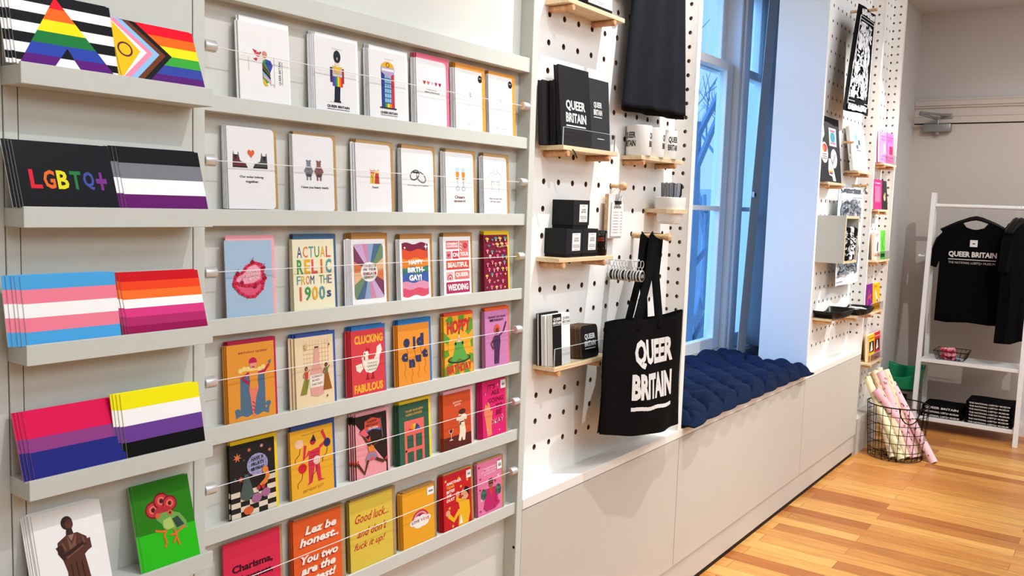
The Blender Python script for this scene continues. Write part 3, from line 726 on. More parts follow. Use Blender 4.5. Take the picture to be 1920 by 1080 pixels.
def a_rose(A):
    for k in range(9): A.L([(.22+.08*k, .55), (.22+.08*k, .95)], .006, '#D9A86A')
    for k in range(6): A.L([(.2, .58+.06*k), (.88, .58+.06*k)], .006, '#D9A86A')
    A.poly([(.38, .17), (.34, .45), (.46, .62), (.50, .84), (.60, .84), (.62, .62), (.74, .45), (.72, .17), (.55, .14)], '#E4A596'); A.R(.50, .83, .60, .855, '#6A4038')
    A.poly([(.35, .28), (.345, .46), (.735, .46), (.73, .28)], '#F2E3D4')
    for t, y in (('STILL DRINKING ROSE', .41), ('AND', .36), ('CHAT SHIT!', .305)): cap(A, t, .40, y, .68 if t != 'AND' else .6, y+.028, '#3a2a2a', .01, 0, .01)
    A.poly([(.10, .20), (.22, .42), (.34, .40), (.26, .20)], '#8A8A3A'); person(A, .27, .28, .62, '#B8706A', '#C84A36', '#7A7A34', '#3A1E3A')
    A.poly([(.70, .22), (.74, .46), (.84, .46), (.93, .22)], '#9A5E24'); person(A, .79, .30, .62, '#7A4A3A', '#7A7440', '#9A5E24', '#3A1E3A')
    A.poly(star(.26, .86, .06, .025, 8), '#D9B070'); A.poly(star(.88, .86, .03, .01, 4), '#333333'); A.poly(star(.80, .13, .03, .01, 4), '#333333')
def a_hen(A):
    cap(A, 'CLUCKING', .10, .79, .95, .92, '#F0B62A', .04, 0, .005); cap(A, 'FABULOUS', .06, .055, .92, .185, '#F0B62A', .04, 0, .005)
    w = '#F3E9D6'
    A.poly([(.30, .58), (.40, .64), (.46, .66), (.50, .54), (.66, .54), (.74, .62), (.76, .72), (.88, .76), (.92, .66), (.84, .58), (.82, .46), (.72, .36), (.56, .33), (.42, .36), (.34, .45)], w)
    A.poly([(.12, .48), (.30, .50), (.34, .42), (.24, .36), (.14, .40)], w); A.E(.43, .63, .08, .055, w)
    A.poly([(.40, .66), (.44, .74), (.50, .70), (.54, .74), (.54, .64), (.47, .68)], '#B8262E'); A.poly([(.36, .62), (.28, .60), (.36, .585)], '#D9A040'); A.E(.39, .635, .02, .012, '#222222'); A.E(.38, .57, .02, .03, '#C22E34')
    for j in range(3):
        for k in range(5): A.L([(.46+.06*k, .50-.05*j), (.49+.06*k, .47-.05*j), (.52+.06*k, .50-.05*j)], .008, '#5A4A4A')
    for x in (.46, .62): A.L([(x, .34), (x, .28)], .02, '#5A2A2A'); A.poly([(x-.07, .25), (x, .30), (x+.05, .24)], '#A01F2A')
def a_nut(A):
    nv = '#2E3A5C'
    for x, y, rx, ry in ((.27, .70, .10, .075),): A.E(x, y, rx, ry, nv)
    cap(A, 'l', .47, .585, .55, .79, nv, .08); cap(A, 'd', .58, .62, .82, .83, nv, .08)
    cap(A, 'c', .10, .40, .30, .54, nv, .09); cap(A, 'n', .33, .29, .52, .43, nv, .09); cap(A, 'u', .54, .36, .72, .48, nv, .09); cap(A, 't', .74, .42, .94, .58, nv, .09)
    for x, y in ((.2, .39), (.42, .28), (.63, .35), (.84, .41), (.27, .62), (.51, .58), (.70, .61)): A.L([(x, y), (x+.03, y-.10), (x-.03, y-.18), (x+.02, y-.24)], .007, '#6A4A28')
def a_frog(A):
    for k in range(10):
        t = 2*pi*k/10; A.poly([(.5, .45), (.5+.75*math.cos(t), .45+.62*math.sin(t)), (.5+.75*math.cos(t+.32), .45+.62*math.sin(t+.32))], '#5E9A2E')
    for p in (ell(.52, .48, .40, .28, 16),): A.poly(p, '#F0A92E')
    cap(A, 'HOPPY', .10, .70, .92, .92, '#CF2E2A', .05, 0, .03); cap(A, 'BIRTHDAY', .06, .04, .94, .18, '#CF2E2A', .04, 0, .03)
    A.E(.5, .275, .40, .07, '#1F2A22'); A.E(.5, .28, .36, .055, '#5B7A3A')
    A.poly([(.22, .26), (.30, .38), (.36, .48), (.64, .48), (.72, .38), (.80, .27), (.66, .24), (.5, .28), (.36, .24)], '#5CA646'); A.E(.5, .49, .16, .075, '#5CA646'); A.E(.38, .53, .05, .04, '#5CA646'); A.E(.62, .53, .05, .04, '#5CA646'); A.E(.38, .535, .03, .025, '#1d1d1d'); A.E(.62, .535, .03, .025, '#1d1d1d')
    A.poly([(.44, .56), (.50, .70), (.56, .56)], '#E9E2D6'); A.R(.455, .59, .545, .62, '#CF2E2A'); A.poly(star(.5, .71, .04, .015, 6), '#3a2a1a')
def a_sash(A):
    q = random.Random(5)
    for k in range(26): x, y = q.uniform(.05, .95), q.uniform(.05, .95); A.L([(x, y), (x+.03, y+.025)], .012, '#E8B0D0')
    cap(A, 'SASHAY ON YOUR', .14, .87, .88, .905, '#3A1F3A', .02); cap(A, 'BIRTHDAY!', .20, .81, .78, .855, '#3A1F3A', .03)
    A.poly([(.36, .06), (.38, .30), (.32, .44), (.38, .56), (.62, .56), (.64, .44), (.60, .30), (.56, .06)], '#4A2E55'); A.E(.50, .67, .12, .085, '#E0562A'); A.E(.50, .64, .07, .055, '#6A3A30')
    A.L([(.40, .55), (.24, .42), (.34, .32)], .05, '#6A3A30'); A.L([(.60, .55), (.78, .62), (.90, .78)], .05, '#4A2E45')
ROW3 = [
 ('orange card with a showgirl in pink bonnet and blue cape', '#EC9A38', '#B8244E', a_bqueen, 428, 516, 649, 521, 641, 2, 421, False),
 ('pale peach card with two women beside a giant pink bottle', '#F2D7AE', '#3A559A', a_rose, 555.5, 626.6, 635, 632, 627, 2, 543, False),
 ('red card with a white hen reading CLUCKING FABULOUS', '#DB4048', '#2B74B4', a_hen, 660.4, 722.5, 621.7, 725.6, 613, 3, 649, False),
 ('orange card with navy balloon letters and a blue envelope', '#EC9432', '#2B74B4', a_nut, 748, 806, 610.5, 811, 600, 2, 740, False),
 ('orange and green card with a frog on a lily pad', '#F0A92E', '#E8562A', a_frog, 834.5, 887.5, 595, 889.5, 588, 2, 829, False),
 ('mauve pink card with a dancer in purple dress raising one arm', '#CE80B4', '#F0682E', a_sash, 911, 953.7, 584.4, 957, 578, 3, 904.8, False)]
def a_fruity(A):
    for j in range(5):
        for i in range(5):
            if (i+j) % 2 == 0: A.R(.2*i, .07*j+.02, .2*i+.2, .07*j+.09, '#E6D6BE')
    for j in range(3): A.R(.8, .36+.07*j, 1, .43+.07*j, '#E6D6BE') if j == 1 else None
    A.E(.60, .68, .235, .15, '#A6A4CE'); 
    for k in range(-2, 3): A.L([(.60+.09*k, .82-.02*abs(k)), (.60+.10*k, .54+.02*abs(k))], .006, '#5A5A86'); A.L([(.37+.02*abs(k), .68+.055*k), (.83-.02*abs(k), .68+.055*k)], .006, '#5A5A86')
    for t, y, x0, x1 in (('HAVE A', .735, .46, .74), ('FRUITY', .665, .46, .76), ('BIRTHDAY', .60, .45, .76)): cap(A, t, x0, y, x1, y+.045, '#23202A', .03, 0, .015)
    for x, y, r, c in ((.16, .83, .10, '#E0764A'), (.22, .53, .07, '#E0664A'), (.42, .90, .05, '#D9705A'), (.88, .84, .05, '#E0764A'), (.70, .92, .05, '#E89AA0'), (.50, .55, .04, '#E89AA0'), (.10, .55, .035, '#4F6A62'), (.30, .78, .03, '#4F6A62')): A.poly(star(x, y, r, r*.4, 7, asp=.65), c)
    A.poly([(.30, .58), (.22, .38), (.18, .28), (.34, .22), (.50, .28), (.46, .38), (.38, .58)], '#4F5F58')
    A.poly([(.62, .40), (.74, .46), (.80, .58), (.74, .62), (.84, .56), (.86, .48), (.80, .40), (.68, .36)], '#E8843A'); A.E(.76, .585, .07, .045, '#E8843A')
    A.E(.55, .23, .11, .065, '#A86A90'); A.E(.76, .27, .10, .06, '#A86A90'); A.E(.60, .36, .04, .03, '#C8323A'); A.E(.70, .36, .04, .03, '#C8323A'); A.E(.36, .09, .11, .055, '#D9602E')
def a_suit(A):
    cap(A, 'Time to crack out the', .25, .90, .80, .925, '#5A2A1A', .0, 0, .02); cap(A, 'BIRTHDAY SUIT!', .26, .075, .74, .115, '#5A2A1A', .0, 0, .03)
    r = '#D4344A'
    A.poly([(.42, .66), (.70, .70), (.66, .50), (.70, .22), (.80, .20), (.62, .19), (.55, .44), (.48, .20), (.36, .17), (.40, .22), (.40, .50)], r)
    A.L([(.44, .66), (.30, .56), (.34, .76)], .07, r); A.L([(.68, .69), (.84, .76), (.74, .92)], .07, r); A.E(.52, .79, .07, .045, '#B8243A'); A.poly([(.46, .80), (.54, .90), (.60, .79)], '#3A2440')
    A.E(.20, .80, .10, .065, '#F2C6A6'); A.E(.86, .73, .085, .065, '#34305C'); A.E(.26, .44, .10, .07, '#D6262E'); A.E(.60, .51, .085, .065, '#F4C9BE')
    for x, y in ((.26, .37), (.60, .44), (.86, .66), (.22, .73)): A.L([(x, y), (x-.02, y-.08), (x-.12, y-.14), (x-.12, y-.2)], .012, '#5A2A1A')
    for k in range(12): A.L([(.46+.05*(k % 4), .64-.05*(k//4)), (.48+.05*(k % 4), .625-.05*(k//4))], .01, '#7A1830')
def a_queen2(A):
    A.poly([(0, 0), (0, .92), (.16, .80), (.95, .18), (.95, 0)], '#EE9AA2'); A.poly([(0, 1), (0, .9), (.95, .16), (1, 1)], '#2A1F1C')
    q = random.Random(2)
    for k in range(22): x = q.uniform(.03, .8); y = q.uniform(.02, .8-.75*x); A.E(x, max(.02, y), .012, .008, '#D9707A', 6)
    A.poly([(.28, .90), (.52, .95), (.78, .90), (.80, .72), (.54, .77), (.28, .72)], '#D9503A'); A.poly([(.28, .74), (.54, .79), (.80, .74), (.80, .71), (.54, .76), (.28, .71)], '#5A6AA8')
    cap(A, 'HAPPY', .36, .865, .68, .905, '#2A1F1C', .02); cap(A, 'BIRTHDAY', .33, .81, .74, .85, '#2A1F1C', .02); cap(A, 'QUEEN', .40, .755, .70, .795, '#F3D9C8', .02)
    A.L([(.79, .92), (.86, .52)], .012, '#8A8AA0')
    sk = '#5A3222'
    A.L([(.50, .42), (.22, .70), (.14, .78)], .06, sk); A.L([(.54, .50), (.86, .58)], .05, sk); A.poly([(.10, .74), (.26, .80), (.40, .68), (.28, .66)], '#E0606A')
    A.E(.42, .55, .07, .055, sk); A.poly([(.34, .58), (.44, .66), (.46, .58)], '#D9402E'); A.poly([(.36, .50), (.54, .50), (.60, .40), (.40, .36)], '#E8862E')
    A.poly(ell(.48, .27, .20, .14, 12, 0, pi), '#B8788A'); A.poly(ell(.48, .27, .14, .10, 12, 0, pi), '#7A8AA0'); A.poly(ell(.48, .27, .09, .06, 12, 0, pi), '#E0506A')
    A.L([(.36, .28), (.24, .08), (.02, .27)], .07, sk); A.L([(.60, .28), (.84, .20), (.94, .24)], .07, sk); A.L([(.0, .27), (.06, .31)], .05, '#D9402E'); A.L([(.92, .22), (.98, .26)], .05, '#D9402E')
def a_homo(A):
    cap(A, 'TO MY FAVE NEW', .22, .85, .82, .89, '#E8A84A', .02, 0, .01); cap(A, 'HOMO-OWNERS', .23, .79, .78, .83, '#E8A84A', .02, 0, .01)
    A.R(.17, -.0, .83, .72, '#E86A5E')
    for i, c in enumerate(('#3F5FA8', '#34405C', '#E8B23A', '#E8862E', '#D9402E')): A.poly([(.50, .53)]+ell(.5, .53, .20, .12, 4, pi*i/5, pi*(i+1)/5), c)
    for x0, y0, x1, y1 in ((.25, .26, .46, .47), (.54, .26, .75, .47), (.25, .02, .46, .20), (.54, .02, .75, .20)): A.R(x0, y0, x1, y1, '#355C48')
    A.E(.21, .225, .03, .02, '#222222')
def a_poodle(A):
    cap(A, 'BIRTHDAY', .36, .81, .68, .84, '#F6D9C8', .02, 0, .01); cap(A, 'BITCH', .42, .76, .62, .79, '#F6D9C8', .02, 0, .01)
    A.R(0, 0, 1, .24, '#5A241C')
    c = '#F0DFC4'
    A.poly([(.56, .50), (.74, .50), (.80, .28), (.76, .12), (.68, .12), (.66, .20), (.60, .12), (.52, .14), (.58, .30)], c); A.E(.66, .55, .12, .08, c); A.E(.52, .52, .06, .03, c); A.E(.80, .53, .05, .05, c); A.E(.68, .64, .13, .05, '#4A2A20'); A.L([(.54, .56), (.64, .57)], .03, '#B83A3A'); A.L([(.58, .46), (.74, .46)], .025, '#3a2a2a'); A.poly([(.56, .40), (.60, .47), (.64, .42)], '#2a2a2a')
    A.poly(ell(.26, .36, .07, .06, 12, pi, 2*pi), '#5A1A20'); A.L([(.19, .38), (.20, .32), (.26, .295), (.32, .32), (.33, .38)], .014, '#F0DFD0'); A.L([(.26, .29), (.26, .19)], .014, '#F0DFD0'); A.L([(.20, .185), (.32, .185)], .02, '#F0DFD0')
def sticker(A, x0=.80, y0=.80, x1=1.0, y1=.96):
    A.R(x0, y0, x1, y1, '#F4F2EE'); A.R(x0+.05, y0+.05, x1-.03, y1-.05, '#8A8886'); A.L([(x0+.06, y0+.09), (x1-.04, y0+.09)], .01, '#F4F2EE')
def a_okay(A):
    r = '#8A1030'
    for t, y, x0, x1 in (("IT'S", .84, .22, .56), ('ALL', .73, .36, .74), ('GOING', .60, .22, .90), ('TO', .48, .56, .84), ('BE', .37, .56, .82), ('OKAY', .22, .30, .88)): cap(A, t, x0, y, x1, y+.085, r, .04, .1, .01); cap(A, t, x0+.01, y+.005, x1+.01, y+.09, '#E9C0C8' if t == 'OKAY' else r, -.01, .1, .01)
    A.poly([(.18, .03), (.12, .30), (.06, .46), (.12, .62), (.20, .56), (.22, .64), (.30, .60), (.34, .46), (.42, .48), (.40, .36), (.36, .24), (.38, .05)], '#EE8A62')
    for x, y in ((.66, .90), (.14, .78), (.84, .35), (.70, .10), (.2, .15)): A.poly(star(x, y, .025, .01, 4), '#F6D0DC')
    sticker(A, .78, .82, 1.0, .97)
ROW4 = [
 ('black card with a disco ball and dancing fruit on a checked floor', '#262220', '#F0CE1E', a_fruity, 433, 517, 838, 523, 829, 1, 428, False),
 ('yellow card with a hairy red figure holding up balloons', '#EFB030', '#35549A', a_suit, 546.7, 625.5, 811, 631, 800, 1, None, False),
 ('black and pink card with a runner carrying a red banner', '#2A1F1C', '#F0A8B4', a_queen2, 668.5, 726.6, 783.5, 731.7, 776, 3, 655, False),
 ('dark green card with a coral front door and fanlight', '#355C48', '#F2CE2A', a_homo, 750, 805, 761, 810, 754, 3, 740, False),
 ('rust orange card with a white poodle in beret and a wine glass', '#CE4F26', '#F2B6BE', a_poodle, 832.5, 883.4, 742, 888.5, 735, 2, 826, False),
 ('hot pink card with an open hand and dark red capitals', '#E0246E', '#A8834E', a_okay, 905.8, 948.6, 717, 952.7, 712, 3, 896, False)]
def a_charisma(A):
    for t, y in (('Charisma,', .60), ('uniqueness,', .46), ('nerve &', .32), ('talent', .18)): cap(A, t, .14, y, .86, y+.11, '#4A0E22', .045, .0)
def a_lez(A):
    for t, y, x0, x1 in (('Lez be', .775, .24, .90), ('honest..', .635, .12, .94), ('You two', .40, .14, .92), ('are the', .26, .14, .86), ('cutest!', .12, .20, .86)):
        cap(A, t, x0-.02, y-.012, x1-.02, y+.10, '#A01F30', .07, .25); cap(A, t, x0, y, x1, y+.11, '#FFF3E4', .04, .25)
def a_luck(A):
    for t, y, x0, x1 in (('Good luck...', .665, .12, .90), ("and don't", .46, .16, .86), ('fuck it up!', .27, .08, .82)): cap(A, t, x0, y, x1, y+.125, '#B8242E', .015, .45)
def a_love(A):
    for r, c in ((.28, '#C2304E'), (.235, '#F0A0A8'), (.195, '#C2304E'), (.155, '#3A4A7A'), (.115, '#EFA92A'), (.075, '#8A9A5A')): A.poly(ell(.55, .43, r, r*.68, 16, 0, pi), c)
    for x, y, r in ((.32, .42, .11), (.46, .46, .11), (.62, .46, .12), (.78, .44, .10), (.50, .39, .18), (.66, .39, .16)): A.E(x, y, r, r*.52, '#F6EDE4', 14)
    cap(A, 'LOVE', .27, .405, .51, .455, '#5A3A2A', .03, 0, .0); A.W('WINS', .55, .405, .83, .455, ['#C2304E', '#3A4A7A', '#E0862E', '#B0485A'], .03)
    sticker(A, .78, .83, 1.0, .97)
def a_dust(A):
    for t, y, x1, c in (('ANOTHER', .81, .64, '#FFF3E8'), ('YEAR', .74, .40, '#E8B23A'), ('BITES', .665, .40, '#FFF3E8'), ('THE', .59, .28, '#FFF3E8'), ('DUST', .515, .40, '#FFF3E8')): cap(A, t, .11, y, x1, y+.052, c, .03, .08, .01)
    A.poly([(.50, .02), (.56, .34), (.52, .46), (.60, .50), (.92, .42), (.94, .20), (.86, .02)], '#EFB524'); A.L([(.60, .46), (.48, .50), (.50, .60)], .10, '#EFB524'); A.E(.50, .60, .07, .05, '#E8A080'); A.E(.76, .56, .14, .11, '#E8A080'); A.poly([(.70, .64), (.80, .70), (.92, .64), (.90, .50), (.84, .58)], '#1d1416'); A.R(.62, .525, .70, .545, '#1d1416')
    A.L([(.56, .30), (.34, .16), (.16, .28)], .11, '#EFB524'); A.E(.14, .32, .08, .055, '#E8A080'); A.poly([(.54, .05), (.60, .22), (.66, .05)], '#F6F0E8')
    for x, y in ((.08, .90), (.62, .72), (.20, .40), (.86, .80), (.30, .06), (.55, .88)): A.poly(star(x, y, .05, .02, 5, asp=.7), '#F0C84A')
    sticker(A, .82, .83, 1.0, .97)
def a_mom(A):
    q = random.Random(9)
    for x, y in ((.08, .92), (.9, .94), (.12, .70), (.86, .66), (.10, .50), (.90, .42), (.16, .30), (.86, .16), (.1, .1), (.3, .84), (.72, .58)): A.poly(heart(x, y, .045, .03), '#B8244E' if q.random() < .7 else '#F6D6DE')
    for t, y, x0, x1 in (('THE MOTHER OF', .84, .24, .84), ('LET IT HAPPEN YOU ARE', .79, .16, .78), ('IN THE WORLD', .74, .28, .74)): cap(A, t, x0, y, x1, y+.032, '#F8E4EA', .01, 0, .02)
    A.poly([(.30, .10), (.34, .48), (.72, .48), (.80, .20), (.66, .06), (.44, .06)], '#C22A6A'); A.E(.54, .56, .10, .075, '#9A5A4A'); A.poly(ell(.54, .60, .11, .06, 12, 0, pi), '#5A2A24'); A.L([(.46, .565), (.62, .565)], .03, '#3a1a1a'); A.poly([(.46, .48), (.54, .30), (.62, .48)], '#D9402E')
    for x in (.24, .84):
        for k in range(7): A.E(x+.05*math.cos(k*.9), .40+.06*math.sin(k*.9), .07, .045, '#4F7A68' if k % 2 else '#35594C', 9)
    A.L([(.34, .30), (.26, .14), (.40, .08)], .09, '#C22A6A'); A.L([(.74, .30), (.82, .14), (.66, .10)], .09, '#C22A6A')
    sticker(A, .80, .78, 1.0, .94)
ROW5 = [
 ('crimson pink card with dark serif lettering, first in the lowest row', '#DE2E50', '#A98A62', a_charisma, 421, 527, 1023.5, 532.8, 1019, 0, None, False),
 ('orange card with bold white italic lettering shadowed in red', '#E8602A', '#A98A62', a_lez, 552, 641, 980, 649, 974, 2, 545, False),
 ('mustard yellow card with red handwritten script', '#E0C248', '#A98A62', a_luck, 657.8, 736.6, 943, 744, 938, 2, 653, False),
 ('amber card with a rainbow over a white cloud reading LOVE WINS', '#EDA528', '#A67E4C', a_love, 756.6, 814.4, 928, 819, 922, 4, 747, False),
 ('bright red card with a man in a yellow jacket, brown envelope', '#C81E26', '#A67E4C', a_dust, 833, 884, 894, 889, 889, 3, 824, False),
 ('pink heart-strewn card with a figure in a magenta coat', '#E87CA4', '#A67E4C', a_mom, 896.6, 941, 871, 945.5, 866, 2, 891, False)]
for row, cards in enumerate((ROW0, ROW1, ROW2, ROW3, ROW4, ROW5)):
    for (desc, bg, env, art, xl, xr, ty, ex, et, nb, sx, rad) in cards:
        slot(row+1, xl, xr, ty, ex, et, nb, desc, bg, env, art, rad=rad, stackx=sx, lift=.013 if 'two boots' in desc else (.006 if 'two bears' in desc else 0), edge='#F4F9FF' if bg in ('#F1F0EF', '#F6F5F3', '#EEEDEE', '#F0EFEE', '#F2F0EF') else None)

# steel wires that hold the cards, one per row, each between two round standoffs
kn = []
WZ = [(1.558, 1.557), (1.381, 1.379), (1.203, 1.203), (1.025, 1.026), (.847, .849), (.669, .675)]
ORD = ('topmost', 'second', 'third', 'fourth', 'fifth', 'lowest')
for i, (za, zb) in enumerate(WZ):
    t = thing('retaining_wire', 'steel wire with two round standoffs across the %s row of cards' % ORD[i], 'wire', (.843, 1.2075, za), group='wires across the card rack')
    mb = MB(); mb.tube([(.862, 1.2075, za), (1.705, 1.2085, zb)], .0007, WIREM, 6); pb(mb, 'wire', t)
    for x, z, d in ((.842, za, 1), (1.7275, zb, -1)):
        mb = MB(); mb.lathe([(.0085, 0), (.0095, d*.001), (.0095, d*.021), (.0085, d*.0225), (.0018, d*.0225), (.0018, d*.02)], STEEL, (x, 1.2075+(.001 if d < 0 else 0), z), 20, 'x'); pb(mb, 'standoff', t)
# ------------------------------------------------------------------ postcards on the five ledges of the left rack
def postcard(led, x0, w, h, desc, bg, art, nb, ytop=1.186, dx=-.0035, edge='#EDEFF0', yb=1.1555):
    zb = LEDZ[led]-.0028
    lean = math.asin((ytop-yb)/h)
    t = thing('postcard', desc, 'postcard', (x0, yb, zb), (-lean, 0, 0))
    mb = MB(); mb.box(0, 0, 0, w, .0015, h, mat(edge, .5, .02))
    mb.add([(0, -.00002, 0), (w, -.00002, 0), (w, -.00002, h), (0, -.00002, h)], [(0, 1, 2, 3)], gloss(bg))
    A = Art(mb, lambda u, v, z: (u*w, -z-.00002, v*h), w, h); art(A); mb.build('card', t)
    for k in range(1, nb+1):
        dup(t, (x0+dx*k+rnd.uniform(-.0008, .0008), yb+.0018*k, zb+rnd.uniform(0, .0012)), (-lean, rnd.uniform(-.003, .003), 0), 'copy stacked behind the '+short(desc), 'postcards stacked behind: '+desc[:30])
    return t
def gloss(c): return mat(c, 0.32, 0.01, 60, spec=0.05)
def stripes(A, cs, hs=None):
    n = len(cs); hs = hs or [1/n]*n; y = 1.0
    for c, h in zip(cs, hs): A.R(0, max(0, y-h), 1, y, gloss(c)); y -= h
RB = ['#E8152A', '#F26A1E', '#F2E615', '#1E7A3C', '#2F47A8', '#5E1C78']
def p_ally(A):
    stripes(A, ['#121216', '#F4F4F2']*3+['#121216', '#F4F4F2'], [.14]*6+[.10, .06])
    # pyramid of rainbow bands with a notch cut out below
    ap = (.44, .985); bl = (.02, .0); br = (.97, .0)
    for i, c in enumerate(RB):
        y1 = .985-.985*(i/6); y0 = .985-.985*((i+1)/6)
        f = lambda y: ((ap[1]-y)/ap[1])
        L0, L1 = ap[0]+(bl[0]-ap[0])*f(y0), ap[0]+(bl[0]-ap[0])*f(y1); R0, R1 = ap[0]+(br[0]-ap[0])*f(y0), ap[0]+(br[0]-ap[0])*f(y1)
        A.poly([(L0, y0), (R0, y0), (R1, y1), (L1, y1)], gloss(c))
    A.poly([(.34, 0), (.62, 0), (.50, .30)], gloss('#121216')); A.poly([(.34, 0), (.62, 0), (.555, .15), (.42, .15)], gloss('#F4F4F2'))
def p_progress(A):
    stripes(A, ['#E8152A', '#F26A1E', '#E8E020', '#3FA43A', '#37479C', '#5A2070'])
    for i, c in enumerate(('#1d1a1a', '#6E3A24', '#8CBFE6', '#F08CA8', '#F6F4F2', '#EDBE1C')):
        d = .66-.075*i if i else .66
        A.poly([(0, 1.0), (max(d-.36, 0), 1.0), (d, .5), (max(d-.36, 0), 0), (0, 0)], gloss(c))
    ring(A, .11, .52, .10, .10*w2h, 0, '#5E2036') if False else A.L([(.11+.075*math.cos(t), .50+.11*math.sin(t)) for t in [2*pi*k/24 for k in range(25)]], .02, '#5E2036')
def p_lgbtq(A): A.W('LGBTQ+', .10, .30, .92, .58, ['#E8152A', '#F26A1E', '#F2E615', '#1E7A3C', '#3F4FA8', '#7A2A8C'], .03)
def p_ace(A): stripes(A, ['#151518', '#7A7880', '#F4F4F2', '#641A66'])
def p_trans(A): stripes(A, ['#4BA3DC', '#EE7F94', '#F6F4F2', '#EE7F94', '#4BA3DC'])
def p_lesb(A): stripes(A, ['#C8141E', '#EC4420', '#F4702A', '#F6F4F2', '#D83A80', '#B02A66', '#96124E'])
def p_bi(A): stripes(A, ['#DC1450', '#8C3C80', '#23277A'], [.40, .20, .40])
def p_nb(A): stripes(A, ['#F0E614', '#F6F4F2', '#6A4090', '#141414'])
def p_statue(A):
    b, d, l = '#5A3426', '#38201A', '#7E5240'
    A.E(.47, .83, .085, .075, d, 16); A.E(.50, .81, .06, .062, b, 14); A.poly([(.45, .77), (.53, .76), (.55, .68), (.43, .68)], d)
    A.poly([(.30, .64), (.44, .70), (.60, .70), (.72, .63), (.76, .50), (.66, .44), (.68, .30), (.72, .0), (.36, .0), (.38, .30), (.34, .44), (.28, .52)], b)
    A.poly([(.44, .70), (.50, .58), (.58, .70), (.54, .50), (.46, .50)], l); A.poly([(.46, .69), (.50, .62), (.55, .69)], '#9A7A6A')
    A.L([(.31, .60), (.36, .47), (.60, .53), (.74, .56)], .10, d); A.L([(.72, .60), (.74, .52), (.50, .44), (.38, .44)], .10, b); A.L([(.40, .45), (.66, .54)], .02, l)
    for x in (.44, .52, .60): A.L([(x, .38), (x+.01, .20), (x-.01, 0)], .015, d)
    A.L([(.36, .62), (.40, .54)], .02, l); A.L([(.66, .64), (.68, .56)], .02, l)
def p_frog(A):
    A.R(0, 0, 1, .42, gloss('#2FB81E')); A.R(0, .42, 1, 1, gloss('#2E7A1C'))
    for x, y, r in ((.30, .68, .14), (.46, .76, .14), (.60, .71, .13)):
        A.E(x, y, r, r*.72, '#7A1620', 16); A.E(x, y, r*.8, r*.58, '#C8323A', 16); A.E(x, y, r*.5, r*.36, '#E8705A', 14); A.E(x, y, r*.25, r*.2, '#4A1014', 10)
    A.E(.46, .64, .16, .06, '#B8303A', 14)
    g = '#6FA84E'
    A.poly([(.32, .56), (.40, .62), (.58, .62), (.74, .57), (.84, .46), (.86, .36), (.72, .38), (.58, .40), (.44, .42), (.40, .50)], g); A.poly([(.44, .53), (.58, .55), (.62, .42), (.50, .41), (.43, .45)], '#B4CC6A'); A.poly([(.60, .52), (.70, .54), (.80, .42), (.66, .40)], '#2A4A3A')
    A.E(.36, .60, .045, .032, '#E0603A'); A.E(.58, .60, .045, .032, '#E0603A'); A.E(.58, .60, .02, .015, '#2a1a1a')
    for p in ([(.48, .42), (.42, .36), (.44, .26), (.40, .22)], [(.44, .40), (.34, .42), (.28, .44)], [(.60, .40), (.64, .32), (.56, .24)], [(.80, .40), (.62, .34), (.66, .20)], [(.62, .34), (.52, .34)]): A.L(p, .032, '#EE6A2E')
w2h = 1.4
postcard(0, .540, .134, .098, 'postcard of black and white stripes under a rainbow pyramid', '#F4F4F2', p_ally, 3, ytop=1.178)
postcard(0, .679, .132, .092, 'postcard of rainbow stripes with a chevron and yellow circle', '#F4F4F2', p_progress, 1, ytop=1.190)
postcard(1, .545, .129, .092, 'black postcard with LGBTQ+ in rainbow capitals', '#16161A', p_lgbtq, 3)
postcard(1, .684, .132, .092, 'postcard striped black, grey, white and purple', '#F4F4F2', p_ace, 3, ytop=1.183, dx=-.005, edge='#C9D4D8')
postcard(2, .546, .128, .092, 'postcard striped pale blue, pink and white', '#F4F4F2', p_trans, 4, ytop=1.172, dx=-.005)
postcard(2, .686, .129, .091, 'postcard striped red, orange, white and magenta', '#F4F4F2', p_lesb, 2, ytop=1.183, edge='#D8B8B0')
postcard(3, .552, .129, .092, 'postcard striped crimson, purple and navy blue', '#F4F4F2', p_bi, 3, ytop=1.187, dx=-.004, edge='#D88CA0')
postcard(3, .682, .128, .094, 'postcard striped yellow, white, purple and black', '#F4F4F2', p_nb, 3, ytop=1.175, dx=-.0045, edge='#E6E4A0')
_x1 = atY(207, 1080, 1.164).x; _zt = atY(189, 932, 1.190).z
postcard(4, _x1-.096, .096, _zt-LEDZ[4]+.006, 'white postcard of a dark bronze statue with folded arms', '#EFEDEA', p_statue, 5, ytop=1.192, dx=-.002)
postcard(4, .707, .094, .128, 'green postcard of a frog under red balls', '#2E7A1C', p_frog, 1, ytop=1.190, edge='#BFD8B8')
